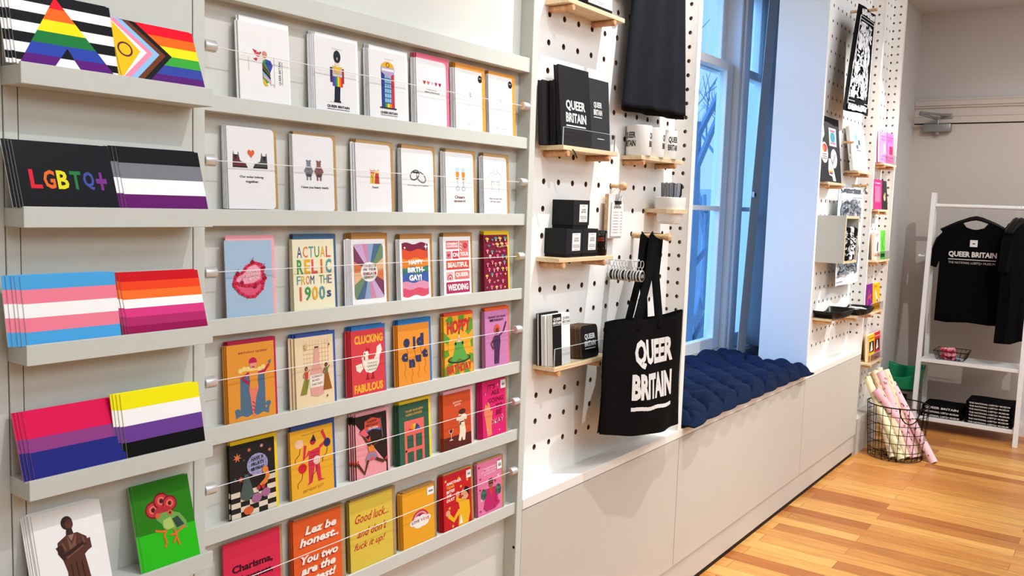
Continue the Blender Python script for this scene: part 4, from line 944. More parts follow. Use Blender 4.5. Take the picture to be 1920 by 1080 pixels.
# ------------------------------------------------------------------ near pegboard
def wb(mb, name, parent, **k): return pb(mb, name, parent, **k)
def peg_shelf(label, x0, x1, yf, z, t=.0115, pegs=(.025, .235), lip=None, pegend=None):
    s = thing('peg_shelf', label, 'shelf', (x0, YB, z), group='plywood shelves pegged to the boards')
    wb(MB().box(x0, yf, z, x1, YB, z+t, PLY, .0008), 'board', s)
    for d in pegs:
        mb = MB(); mb.lathe([(.0075, YB), (.0080, YB-.002), (.0080, (pegend or yf-.001)+.004), (.0068, (pegend or yf-.001)+.0005)], BEECH, (x0+d, 0, z-.0082), 14, 'y'); wb(mb, 'dowel', s)
    if lip:
        mb = MB(); mb.box(x0+lip[0], yf+.001, z+t, x0+lip[1], yf+.0035, z+t+lip[2], ACRYL); cl_ = wb(mb, 'clear_lip', s)
        mb = MB(); a_, b_, c_, d_ = x0+lip[0], x0+lip[1], z+t, z+t+lip[2]
        mb.box(a_, yf+.0008, d_-.0007, b_, yf+.0037, d_+.0001, LIPGLINT); mb.box(a_-.0001, yf+.0008, c_, a_+.0007, yf+.0037, d_, LIPGLINT); mb.box(b_-.0007, yf+.0008, c_, b_+.0001, yf+.0037, d_, LIPGLINT); mb.build('lip_glint', cl_)
    return s
LIPGLINT = mat('#C4CCCC', .3)  # light grey strips stand in for the bright glow on acrylic edges
ACRYL = glass_mat('clear_acrylic', (.90, .92, .93), .06, .06)
BOARDB = mat('#141315', .55, .08, 50)
BOOKB = mat('#1B191A', .6, .1, 40)
S0 = peg_shelf('plywood shelf highest on the near pegboard, holding a boxed notebook', 1.868, 2.156, 1.195, 1.826)
S1 = peg_shelf('plywood shelf holding black notebooks behind a clear lip', 1.867, 2.146, 1.193, 1.466, lip=(.0, .262, .045))
S2 = peg_shelf('plywood shelf holding three white mugs', 2.293, 2.578, 1.197, 1.467, pegs=(.019, .229))
S3 = peg_shelf('plywood shelf holding black candle boxes', 1.868, 2.147, 1.194, 1.182)
S5 = peg_shelf('plywood shelf holding books and coasters behind a clear lip', 1.868, 2.155, 1.196, .901, lip=(.002, .286, .048))
def qb(A, x0, y0, x1, y1, c='#F4F2EE', b=.03, rule=True):
    h = y1-y0
    cap(A, 'QUEER', x0+.02*(x1-x0), y0+.58*h, x1-.02*(x1-x0), y1, c, b); cap(A, 'BRITAIN', x0, y0+.16*h, x1, y0+.52*h, c, b)
    if rule: A.R(x0, y0, x1-.04*(x1-x0), y0+.05*h, c)
def face_art(mb, x, y, z, w, h, art):
    A = Art(mb, lambda u, v, q: (x+u*w, y-.0002-q, z+v*h), w, h); art(A)
def notebook(label, x, yb, z, w, t, h, art, lean=.12, yaw=0.0, cover=None, page='#2A2626', ribbon=False, name='notebook', cat='notebook', group=None):
    n = thing(name, label, cat, (x, yb, z), (-lean, 0, yaw), group)
    mb = MB(); c = cover or BOOKB
    mb.box(0, 0, 0, w, .0025, h, c, .0008); mb.box(0, t-.0025, 0, w, t, h, c, .0008); mb.box(w-.003, 0, 0, w, t, h, c, .0008)
    if art: face_art(mb, 0, 0, 0, w, h, art)
    mb.build('cover', n)
    mb = MB(); mb.box(.0015, .0026, .0015, w-.003, t-.0026, h-.0015, mat(page, .7)); mb.build('pages', n)
    if ribbon:
        mb = MB(); mb.grid(lambda u, v: (.02+.006*u+.03*v, -.001-.010*math.sin(v*1.5), -.001-.03*v*v), 1, 8, BOARDB); r = mb.build('ribbon', n); solid(r, .0006)
    return n
z1 = 1.466+.0116
xa = atY(1052, 250, 1.205).x; xb = atY(1109, 258, 1.205).x
notebook('large black notebook with big white lettering on the front', xa, 1.202, z1, xb-xa, .014, atY(1068, 125, 1.225).z-z1, lambda A: qb(A, .18, .25, .84, .58), lean=.10, ribbon=True)
xa2 = atY(1104, 262, 1.215).x
notebook('smaller black notebook with small white lettering, right of the large one', xa2, 1.215, z1, .118, .010, atY(1125, 152, 1.24).z-z1, lambda A: (qb(A, .28, .46, .66, .68), A.R(.42, .16, .72, .17, '#F4F2EE')), lean=.08, cover=mat('#2C3032', .6, .1, 40))
for k, (px, dz) in enumerate(((1036, .0), (1016, -.002))):
    x = atY(px, 260, 1.225+.014*k).x
    notebook(['black notebook standing between the large one and the leftmost', 'leftmost black notebook, its edge to the room, on the notebook shelf'][k], x, 1.2185+.0165*k, z1, .115, .014, .162+dz, None, lean=.06)
# boxed notebook on the top shelf
x = atY(1103, 10, 1.203).x; zt0 = 1.826+.0116
n = thing('boxed_notebook', 'white-fronted black box standing on the highest plywood shelf', 'box', (x, 1.203, zt0), (-.06, 0, 0))
mb = MB(); mb.box(0, .0, 0, .125, .03, .17, BOARDB, .001); mb.build('case', n)
mb = MB(); mb.box(.0, -.0012, .010, .122, 0, .17, paper('#F2F1EF')); face_art(mb, .0, -.0012, .01, .122, .16, lambda A: (A.R(.36, .055, .66, .065, '#9A9894'), A.R(.40, .03, .62, .04, '#9A9894'))); mb.build('front_label', n)
# mugs
CER = mat('#EFEDE8', .22, .01, 20)
def mug(label, cx, cy, z, rot, dark=True):
    m_ = thing('mug', label, 'mug', (cx, cy, z), (0, 0, rot), 'white mugs on the plywood shelf')
    r, h = .0375, .088
    mb = MB(); mb.lathe([(.0, .004), (r-.006, .001), (r-.002, .0), (r, .004), (r, h-.001), (r-.0015, h), (r-.003, h-.001), (r-.003, .008), (.0, .007)], CER, (0, 0, 0), 40, 'z', False)
    for s_ in (-1, 1):
        A = Art(mb, lambda u, v, q, s_=s_: ((r+.0003+q)*math.sin(s_*1.15+(u-.5)*1.1), -(r+.0003+q)*math.cos(s_*1.15+(u-.5)*1.1), .018+v*.05), .04, .05); qb(A, 0, 0, 1, 1, '#1c1c1c')
    cup_ = mb.build('cup', m_)
    mb = MB(); mb.tube([(0, r-.002, .072), (0, r+.013, .072), (0, r+.024, .062), (0, r+.026, .045), (0, r+.022, .028), (0, r+.012, .017), (0, r-.002, .016)], .0052, mat('#111112', .25), 10); mb.build('handle', m_)
    mb = MB(); mb.lathe([(r-.0031, .008), (r-.0031, h-.002)], mat('#151515', .3), (0, 0, 0), 40, 'z', False); mb.build('inside_glaze', cup_)
zm = 1.467+.0116
mx = [atY(1198, 265, 1.228).x]; mx += [mx[0]+.086, mx[0]+.172]
mug('white mug at the left of three on the mug shelf', mx[0], 1.228, zm, -.75)
mug('white mug in the middle of three on the mug shelf', mx[1], 1.228, zm, -.75)
mug('white mug at the right, its black handle showing', mx[2], 1.228, zm, -1.45)
# candle boxes and a candle jar
zc = 1.182+.0116
def labelart(A, c='#3A3836'):
    A.R(.08, .06, .92, .94, '#EFEEEA'); A.R(.36, .85, .64, .875, '#8a8886'); qb(A, .28, .48, .74, .72, c, .02, False)
    for y in (.34, .28, .22): A.R(.16, y, .84, y+.022, '#8a8886')
    A.R(.3, .12, .7, .135, '#8a8886')
def candle_box(label, x, y, z, rz=0.0, c='#3A3836'):
    b = thing('candle_box', label, 'box', (x, y, z), (0, 0, rz), 'black candle boxes')
    w = .079; d = .068; h = .074
    mb = MB(); mb.box(.002, .002, 0, w-.002, d-.002, .012, BOARDB); mb.build('base', b)
    mb = MB(); mb.box(0, 0, .0085, w, d, h, mat('#1E2022', .6, .08, 40), .0008); ld = mb.build('lid', b)
    mb = MB(); face_art(mb, .024, -.0001, .014, .048, .052, lambda A: labelart(A, c)); mb.build('label', ld)
cb0 = atY(1060.5, 482, 1.198).x
candle_box('black candle box at the left end of the lower pair', cb0, 1.1975, zc, 0, '#5A5654')
candle_box('black candle box beside the dark glass candle', cb0+.0805, 1.1975, zc, .0, '#4A5A8A')
candle_box('black candle box stacked on top of two others', atY(1074, 423, 1.20).x, 1.1985, zc+.0745, 0)
cj = thing('candle_jar', 'dark glass candle jar with white label, beside the black boxes', 'candle', (cb0+.196, 1.226, zc))
mb = MB(); mb.lathe([(0, 0), (.030, 0), (.032, .003), (.032, .066), (.031, .068), (.029, .066), (.029, .05), (0, .05)], mat('#17100E', .15, .02), (0, 0, 0), 32, 'z', False); gj = mb.build('glass', cj)
mb = MB(); A = Art(mb, lambda u, v, q: ((.0323+q)*math.sin(-.55+(u-.5)*1.5), -(.0323+q)*math.cos(-.55+(u-.5)*1.5), .014+v*.05), .05, .05); labelart(A, '#B0402E'); mb.build('label', gj)
# pen pot in a plywood ring
pp = atY(1256, 396, 1.205)
zr = pp.z
rg = thing('ring_shelf', 'plywood ring bracket holding the white pen pot', 'bracket', (pp.x, YB, zr))
mb = MB()
o_ = [(pp.x+.052*math.cos(t), 1.205+.040*math.sin(t)) for t in [2*pi*k/28 for k in range(28)]]
mb.prism([(pp.x-.056, YB), (pp.x-.056, 1.19), (pp.x-.048, 1.170), (pp.x-.03, 1.160), (pp.x+.03, 1.160), (pp.x+.048, 1.170), (pp.x+.056, 1.19), (pp.x+.056, YB)], zr-.006, zr+.006, PLY, 'z')
wb(mb, 'ring', rg)
for d in (-.03, .03): mb = MB(); mb.lathe([(.006, YB), (.006, 1.245)], BEECH, (pp.x+d, 0, zr-.011), 12, 'y'); wb(mb, 'dowel', rg)
pt = thing('pen_pot', 'white oval ceramic pot of pens on the near pegboard', 'pot', (pp.x, 1.205, zr-.040))
mb = MB()
def ov(r, h): return [(r*1.0*math.copysign(abs(math.cos(t))**.7, math.cos(t)), r*.76*math.copysign(abs(math.sin(t))**.7, math.sin(t)), h) for t in [2*pi*k/32 for k in range(32)]]
rings = [ov(.030, 0), ov(.038, .002), ov(.044, .010), ov(.046, .030), ov(.047, .0335), ov(.053, .034), ov(.053, .047), ov(.0535, .048), ov(.054, .082), ov(.0525, .083), ov(.051, .082), ov(.044, .012)]
vv = [p for r_ in rings for p in r_]; ff = [(i*32+k, i*32+(k+1) % 32, (i+1)*32+(k+1) % 32, (i+1)*32+k) for i in range(len(rings)-1) for k in range(32)]
mb.add(vv, ff+[tuple(range(31, -1, -1)), tuple(11*32+k for k in range(32))], CER, True); mb.build('pot', pt)
for k in range(11):
    cx = -.035+.007*k; cy = [-.010, .010][k % 2]; c = ['#74767A', '#7C7E84', '#86888E', '#D8D8DA', '#4E5054', '#DADADC', '#8E9096', '#DCDCDE', '#9A9CA2', '#1b1b1b', '#121212'][k]
    lab = {True: 'white capped pen in the oval pot', False: 'grey capped pen in the oval pot'}[c > '#C0'] if c > '#30' else 'black capped pen in the oval pot'
    p = thing('pen', lab, 'pen', (pp.x+cx, 1.205+cy, zr-.026), (-.03+.02*(k % 3), -.10+.02*k, 0), 'pens in the oval pot, '+lab.split()[0])
    mb = MB(); mb.lathe([(.0035, 0), (.0042, .004), (.0042, .085)], mat(c, .35), (0, 0, 0), 10); mb.build('barrel', p)
    mb = MB(); mb.lathe([(.0048, .065), (.005, .068), (.005, .108), (.0042, .113), (.002, .1145)], mat(c, .3), (0, 0, 0), 12); mb.box(-.0015, -.0072, .074, .0015, -.0045, .112, mat(c, .3)); mb.build('cap', p)
# clip pad hanging on a wooden knob
kb = atY(1146, 349, YB)
kn_ = thing('wall_peg', 'short wooden knob holding the hanging price pad', 'peg', (kb.x, YB, kb.z))
mb = MB(); mb.lathe([(.0055, YB), (.0055, 1.238), (.009, 1.236), (.0125, 1.228), (.0115, 1.219), (.006, 1.214)], OAK, (kb.x, 0, kb.z), 16, 'y'); wb(mb, 'dowel', kn_)
px0 = atY(1139, 412, 1.242).x
cp = thing('hanging_pad', 'small wooden pad board with clipped white list, hung by string', 'notepad', (px0, 1.241, kb.z-.150))
mb = MB(); mb.box(0, 0, 0, .080, .012, .127, OAK, .001); mb.box(-.0, -.0004, .001, .080, 0, .127, paper('#EDEBE6')); bo_ = mb.build('board', cp)
mb = MB(); mb.box(.014, -.004, .006, .082, -.001, .104, paper('#F6F5F2'))
face_art(mb, .014, -.004, .006, .068, .098, lambda A: (cap(A, 'price list', .18, .80, .80, .90, '#3a3a3a', .02), [A.R(.12, .70-.085*k, .58, .715-.085*k, '#A8A6A2') for k in range(8)], [A.R(.76, .70-.085*k, .90, .715-.085*k, '#A8A6A2') for k in range(8)]))
mb.build('sheets', bo_)
mb = MB(); mb.box(.030, -.010, .098, .060, -.002, .108, mat('#2A2A2C', .3, metal=.6), .001); mb.tube([(.036, -.006, .107), (.038, -.010, .122), (.046, -.010, .124), (.044, -.006, .108)], .0012, STEEL, 6); mb.tube([(.058, -.006, .107), (.060, -.009, .124), (.052, -.009, .118)], .0012, STEEL, 6); mb.build('bulldog_clip', bo_)
mb = MB()
for sx in (.012, .066): mb.tube([(sx, .004, .125), (kb.x-px0+(.004 if sx > .03 else -.004), -.010, .155), (kb.x-px0, -.011, .1615)], .0009, mat('#C9A77A', .8), 6)
mb.build('string', cp)
# key rings on a wire hook
hk = atY(1141, 486, YB)
he = atX(1196, 486.5, hk.x)
hkt = thing('wire_hook', 'white wire hook carrying a row of round key rings', 'hook', (hk.x, YB, hk.z))
mb = MB(); mb.tube([(hk.x, YB, hk.z), (hk.x, he.y, hk.z), (hk.x, he.y-.004, hk.z+.005)], .0022, mat('#ECEAE6', .3), 8); mb.box(hk.x-.012, YB-.002, hk.z-.012, hk.x+.012, YB, hk.z+.012, WHITE, .001); wb(mb, 'rod', hkt)
def keyring(y):
    k = thing('key_ring', 'round black and silver key ring hanging on the wire hook', 'key ring', (hk.x, y, hk.z), (0, 0, rnd.uniform(-.12, .12)), 'key rings on the wire hook')
    mb = MB(); mb.tube([(.0105*math.sin(t), 0, -.0085+.0105*math.cos(t)) for t in [2*pi*q/20 for q in range(20)]], .0009, STEEL, 6, closed=True); sr_ = mb.build('split_ring', k)
    mb = MB(); mb.tube([(.002*math.sin(t), .0, -.0215+.004*math.cos(t)) for t in [2*pi*q/8 for q in range(8)]], .0007, STEEL, 5, closed=True); mb.build('link', sr_)
    mb = MB(); mb.lathe([(.0, -.0022), (.0155, -.0022), (.017, -.0012), (.017, .0012), (.0155, .0022), (0, .0022)], STEEL, (0, 0, -.042), 24, 'y', False)
    A = Art(mb, lambda u, v, q: (-.015+.030*u, -.0023-q, -.057+.030*v), .03, .03); A.E(.5, .5, .46, .46, '#161617', 24); qb(A, .22, .34, .78, .66, '#EDEDED', .02); mb.build('fob', k)
for k in range(11): keyring(YB-.012-.0098*k)
# dowel with ball end carrying the tote bag
dk = atY(1186, 441, YB)
de = atX(1258, 442, dk.x)
dt = thing('wall_peg', 'long round wooden peg with ball end holding the tote', 'peg', (dk.x, YB, dk.z))
mb = MB(); mb.lathe([(.0085, YB), (.0085, de.y+.022), (.010, de.y+.018), (.0125, de.y+.010), (.011, de.y+.003), (.005, de.y)], OAK, (dk.x, 0, dk.z), 18, 'y'); wb(mb, 'dowel', dt)
TOTE = mat('#0B0B0C', .85, .25, 30, bump=.3)
tz1 = 1.019
tb = thing('tote_bag', 'large black cotton tote bag with two-line white lettering', 'bag', (2.28, 1.15, .66))
tl, tr, bl, br = atY(1134, 605, 1.145), atY(1280, 581, 1.145), atY(1122, 818, 1.165), atY(1268, 792, 1.165)
def bag(u, v, side):
    p = (bl.lerp(br, u)).lerp(tl.lerp(tr, u), v)
    w = math.sin(pi*min(max(u, .001), .999))**.5
    th = (.020+.016*(1-v))*w*side
    fold = .006*math.sin(9*u+3*v)*math.sin(pi*u)+.004*math.sin(17*u-5*v)*(1-v)
    z = p.z-.008*math.sin(pi*u)*(1-v)+(.004*math.sin(2.2*pi*u)-.006*math.sin(pi*u))*v - (.03*(.25-u)/.25*(1-v)**2 if u < .25 else 0)*-.2
    return Vector((p.x, p.y-th+fold, z))-Vector(tb.location)
mb = MB(); mb.grid(lambda u, v: bag(u, v, 1), 40, 36, TOTE); mb.grid(lambda u, v: bag(1-u, v, -1), 40, 36, TOTE)
w_ = 1.0; A = Art(mb, lambda u, v, q: bag(u, v, 1)+Vector((0, -.0012-q, 0)), .47, .36)
def subdiv_text(t, x0, y0, x1, y1, c):
    A.T(t, x0, y0, x1, y1, c, .05)
subdiv_text('QUEER', .275, .575, .795, .83, '#F2F0EC'); subdiv_text('BRITAIN', .26, .31, .79, .535, '#F2F0EC')
n_ = 14
for i in range(n_): A.R(.255+.53*i/n_, .215+.004*math.sin(i), .255+.53*(i+1)/n_, .248+.004*math.sin(i), '#F2F0EC')
mb.build('bag_body', tb)
LOC = Vector(tb.location)
def strap(u0, u1, yoff, hook_y, wid=.028):
    a = bag(u0, 1, yoff)+LOC; b = bag(u1, 1, yoff)+LOC
    top = Vector((dk.x, hook_y, dk.z+.009))
    pts = [a+Vector((0, 0, -.03)), a, a.lerp(top, .5)+Vector((.012, 0, .0)), top+Vector((-.0095, 0, -.010)), top, top+Vector((.0095, 0, -.010)), b.lerp(top, .5)+Vector((-.014, 0, 0)), b, b+Vector((0, 0, -.03))]
    # smooth
    P = []
    for i in range(len(pts)-1):
        for k in range(5): P.append(pts[i].lerp(pts[i+1], k/5))
    P.append(pts[-1])
    mb = MB(); vs_ = []
    for i, p in enumerate(P):
        d = Vector((.25, -1, 0)).normalized() if 12 < i < 28 else Vector((1, -.1, 0)).normalized()
        t = min(1, abs(i-20)/10); d = (Vector((.0, -1, 0))*(1-t)+Vector((1, -.25, 0))*t).normalized()
        vs_ += [p-d*wid/2-LOC, p+d*wid/2-LOC]
    mb.add(vs_, [(2*i, 2*i+1, 2*i+3, 2*i+2) for i in range(len(P)-1)], TOTE, True)
    o = mb.build('strap', tb); solid(o, .002)
strap(.30, .60, 1, de.y+.048, .034); strap(.35, .57, -1, de.y+.080, .030)
# T-shirt hanging at the top of the board
TEE = mat('#212328', .9, .3, 14, bump=.4)
ts = thing('t_shirt', 'charcoal T-shirt hanging high on the near pegboard', 'T-shirt', (2.37, 1.215, 1.6))
LT = Vector(ts.location)
TX0b, TX1b = atY(1164, 203, 1.228).x, atY(1283, 216, 1.185).x
TX0t, TX1t = atY(1186, 0, 1.228).x, atY(1281, 0, 1.190).x
TZ0 = atY(1200, 203, 1.21).z
def tee(u, v):
    a = 2*pi*u
    f = min(v/.72, 1.15)
    x0 = TX0b+(TX0t-TX0b)*f; x1 = TX1b+(TX1t-TX1b)*f
    cx, hw = (x0+x1)/2, (x1-x0)/2
    c, s_ = math.cos(a), math.sin(a)
    y = 1.228-.040*(c+1)/2+.020*math.copysign(abs(s_)**.8, s_)*(-1)
    amp = .009*(1-.5*v)
    y += amp*math.sin(c*9.0+1.2)*(.5+.5*abs(s_))
    z = TZ0+.45*v
    if s_ < 0 and v < .2: z -= .010*(1-v/.2)
    return Vector((cx+hw*c, y, z))-LT
mb = MB(); mb.grid(tee, 72, 40, TEE); tbody = mb.build('body', ts); solid(tbody, .002)
mb = MB()
for v in (.028, .034):
    mb.tube([tee(.5+.5*k/60, v)+Vector((0, -.0016, 0)) for k in range(61)], .0007, mat('#3C4046', .9), 5)
mb.tube([tee(.80, .03+.9*k/20)+Vector((0, -.0010, 0)) for k in range(21)], .0012, mat('#2C2F35', .9), 5)
mb.build('hem_stitching', tbody)
mb = MB(); mb.grid(lambda u, v: Vector((TX0t-.015-.01*(1-v)+.022*math.cos(2*pi*u), 1.232+.018*math.sin(2*pi*u), TZ0+.30+.16*v))-LT, 24, 8, TEE); o = mb.build('sleeve', ts); solid(o, .002)
hg = thing('wall_peg', 'wooden peg at the very top holding the charcoal T-shirt', 'peg', (2.35, YB, 2.07))
mb = MB(); mb.lathe([(.0085, YB), (.0085, 1.15), (.006, 1.145)], OAK, (2.35, 0, 2.07), 14, 'y'); wb(mb, 'dowel', hg)
# books and coasters
zb5 = .901+.0116
def cov(A):
    A.R(0, 0, .50, 1, '#111112'); qb(A, .04, .78, .48, .93, '#F4F2EE'); qb(A, .56, .78, .97, .93, '#8A8A86')
xk = atY(1037, 684, 1.203).x
WBOOK = mat('#EFEEEA', .5)
notebook('white and black slim book with white pages facing the room, front of three', xk, 1.2035, zb5, .086, .016, atY(1037, 590, 1.21).z-zb5, cov, lean=.06, cover=WBOOK, page='#E9E7E0', name='book', cat='book')
notebook('white book second from the front beside the coasters', xk-.006, 1.221, zb5, .088, .014, .132, None, lean=.06, cover=WBOOK, page='#DCD9D0', name='book', cat='book')
notebook('black-backed book leaning at the rear of the three', xk-.012, 1.2365, zb5, .090, .010, .136, None, lean=.05, cover=BOOKB, page='#DCD9D0', name='book', cat='book')
CORK = mat('#8A6A4E', .9, .2, 120)
def coaster(label, x, y, z, k, art=None):
    c = thing('coaster', label, 'coaster', (x, y, z), (-.12, 0, 0), 'black coasters in a row')
    s = .090; r = .012; pts = []
    for cx, cy, a0 in ((r, r, pi), (s-r, r, 1.5*pi), (s-r, s-r, 0), (r, s-r, .5*pi)): pts += [(cx+r*math.cos(a0+.5*pi*q/4), cy+r*math.sin(a0+.5*pi*q/4)) for q in range(5)]
    mb = MB(); mb.prism(pts, .0008, .0030, CORK); mb.build('cork', c)
    mb = MB(); mb.prism(pts, 0, .0008, mat('#232021', .4))
    if art: face_art(mb, 0, 0, 0, s, s, art)
    mb.build('printed_face', c)
xc = atY(1091, 668, 1.207).x
coaster('front coaster of the row, black with white lettering', xc, 1.2055, zb5+.001, 0, lambda A: qb(A, .20, .28, .84, .74))
for k in range(1, 12): coaster('black cork-backed coaster in the row behind the front one', xc-.0015*k+rnd.uniform(-.001, .001), 1.2055+.0036*k, zb5+.001, k)
# ------------------------------------------------------------------ futon cushion on the window seat
NAVY = mat('#16213A', .95, .25, 90, bump=.12)
cu = thing('seat_cushion', 'long tufted navy blue futon cushion lying on the window seat', 'cushion', (3.33, 1.43, .595))
CX0, CX1, CY0, CY1 = 2.678, 3.990, 1.150, 1.705
NTX, NTY = 9, 8
def cush(u, v):
    x = CX0+u*(CX1-CX0); y = CY0+v*(CY1-CY0)
    a = u*NTX+v*NTY/2; b = u*NTX-v*NTY/2
    q = abs(math.sin(pi*a)*math.sin(pi*b))
    x += .15*max(0, min(1, (v-.50)/.10))*max(0, (u-.8)/.2)
    fx = min(u, 1-u)*(CX1-CX0); fy = min(v, 1-v)*(CY1-CY0)
    e = min(1, fx/.05)*min(1, fy/.055)
    e = 1-(1-e)**2.2
    w = .0028*math.sin(61*u+17*v+2*math.sin(9*v))+.0025*math.sin(33*v-40*u)+.002*math.sin(97*u*1.3+31*v)
    z = .010+e*(.020+.036*q**.38+w)
    # scalloped, gathered edge
    sc = .010*abs(math.sin(pi*u*NTX))
    if v < .12: y += (.028-sc-.022*(abs(2*u-1)**6))*(1-v/.12)
    if u > .9 and v < .15: x += .0; 
    if u < .08: x += .006*abs(math.sin(pi*v*NTY))*(1-u/.08)
    return (x-3.33, y-1.43, z)
mb = MB(); mb.grid(cush, 210, 120, NAVY)
nb_ = 150
def cb(u, v):
    p = cush(u, v); fx = min(u, 1-u); fy = min(v, 1-v)
    return (p[0], p[1], .014 if min(fx, fy) == 0 else .001)
mb.grid(lambda u, v: cb(1-u, v), 60, 12, NAVY)
mb.build('mattress', cu)
mb = MB()
for j in range(1, NTY):
    for i in range(NTX+1):
        if 0 < (i+.5*(j % 2))/NTX < 1:
            p = cush((i+.5*(j % 2))/NTX, j/NTY); mb.lathe([(.0, p[2]+.002), (.007, p[2]+.001), (.008, p[2]-.002)], mat('#131D36', .9), (p[0], p[1], 0), 8)
mb.build('tuft', cu)

# ------------------------------------------------------------------ middle pegboard
FS1 = peg_shelf('plywood shelf holding the black sticker board', 4.125, 4.410, 1.194, 1.462, pegs=(.02, .23))
FS2 = peg_shelf('plywood shelf holding the white framed print', 4.630, 4.893, 1.194, 1.537, pegs=(.02, .20))
T1 = peg_shelf('plywood shelf holding the lower black dish', 4.262, 4.556, 1.178, .814, pegs=(.02, .23))
T2 = peg_shelf('plywood shelf holding the higher black dish', 4.640, 4.938, 1.160, .798, pegs=(.02, .23))
sb = thing('sticker_board', 'black upright board with five white-edged stickers', 'board', (0, 0, 0))
q0, q1, q2, q3 = atY(1538, 335, 1.205), atY(1578, 337, 1.205), atY(1573, 224, 1.240), atY(1546, 219, 1.240)
q0.z = q1.z = 1.4745
hB = (q2-q1).length; wB = (q1-q0).length
sb.location = q0; sb.rotation_euler = (-math.asin(min(.4, .035/hB)), 0, 0)
hB = (atY(1560, 222, 1.24).z-1.4745)/math.cos(.13); wB = q1.x-q0.x
mb = MB(); mb.box(0, 0, 0, wB, .006, hB, mat('#17181A', .6, .1)); pan_ = mb.build('panel', sb)
def stick(art_, x, y, w, h, n='sticker'):
    mb = MB(); A = Art(mb, lambda u, v, q: ((x+u*w)*wB, -.0004-q, (y+v*h)*hB), w*wB, h*hB); art_(A); mb.build(n, pan_)
stick(lambda A: (A.poly([(.3, 1), (.7, 1), (.7, .8), (.95, .6), (1, .2), (.8, 0), (.2, 0), (.0, .2), (.05, .6), (.3, .8)], '#EFEDF2'), A.E(.5, .4, .36, .28, '#8A5A9C'), A.R(.4, .85, .6, .95, '#C85A4A'), A.R(.25, .36, .75, .46, '#E8DCEA')), .05, .66, .24, .30)
stick(lambda A: (A.R(0, 0, 1, 1, '#EEF2F6'), A.R(.1, .1, .9, .9, '#A8C8E0'), A.E(.5, .5, .3, .28, '#3F9CB0'), A.R(.15, .8, .85, .88, '#D85A78'), A.R(.15, .12, .85, .2, '#D87A9A')), .50, .56, .34, .28)
stick(lambda A: (A.E(.5, .5, .5, .5, '#F1EDEC'), A.E(.55, .72, .32, .2, '#C83A3A'), A.E(.4, .68, .15, .14, '#E8862E'), [A.R(.2, .2+.1*k, .8, .24+.1*k, '#6A6260') for k in range(3)]), .10, .28, .32, .32)
stick(lambda A: (A.E(.5, .5, .5, .5, '#F3F1F2'), A.L([(.25, .2), (.75, .75)], .06, '#4A4A5A'), A.L([(.3, .7), (.6, .4)], .05, '#B88AB0')), .54, .22, .30, .30)
stick(lambda A: (A.poly([(.1, 1), (.6, 1), (.75, .5), (1, .0), (.6, 0), (.5, .2), (.1, .25), (0, .5)], '#F1F0F1'), A.R(.12, .36, .6, .42, '#E8862E'), A.R(.12, .42, .6, .47, '#F0CE2A'), A.R(.12, .30, .6, .36, '#5A3A86')), .40, .02, .34, .34)
fp = thing('framed_print', 'white framed print with a blue figure and lines of text', 'picture', (0, 0, 0))
x0 = atY(1600, 316, 1.205).x; x1 = atY(1628, 316, 1.205).x
hF = atY(1594, 236, 1.245).z-1.5485
fp.location = (x0, 1.203, 1.5485); fp.rotation_euler = (-.17, 0, 0)
wF = x1-x0
mb = MB(); mb.box(0, 0, 0, wF, .018, hF, WHITE, .001); fr_ = mb.build('frame', fp)
mb = MB(); mb.box(.006, -.0006, .006, wF-.006, 0, hF-.006, paper('#F3F3F1')); face_art(mb, .006, -.0006, .006, wF-.012, hF-.012, lambda A: (A.E(.36, .78, .11, .09, '#8FC0DC'), A.poly([(.30, .74), (.48, .74), (.52, .60), (.36, .56)], '#A8CCE0'), A.E(.40, .56, .08, .05, '#6A5A80'), A.R(.50, .62, .62, .74, '#3A4A5C'), A.R(.34, .46, .62, .49, '#8A8A90'), [A.R(.22, .38-.05*k, .80, .392-.05*k, '#B4B4B8') for k in range(6)])); mb.build('print', fr_)
# little hanging earrings on a peg between the two
ep = atY(1580, 267, YB)
et = thing('earring_card', 'tiny black earrings hanging from a short peg on the middle pegboard', 'earrings', (ep.x, YB, ep.z))
mb = MB(); mb.lathe([(.006, YB), (.006, 1.21)], OAK, (ep.x, 0, ep.z), 12, 'y'); wb(mb, 'peg', et)
mb = MB(); mb.tube([(ep.x, 1.225, ep.z+.006), (ep.x-.006, 1.225, ep.z-.04), (ep.x+.004, 1.225, ep.z-.06)], .0012, BLACK, 5); mb.lathe([(0, -.004), (.009, 0), (0, .004)], BLACK, (ep.x+.008, 1.225, ep.z-.075), 8, 'y'); mb.lathe([(0, -.004), (.007, 0), (0, .004)], BLACK, (ep.x-.010, 1.225, ep.z-.095), 8, 'y'); wb(mb, 'drop', et)
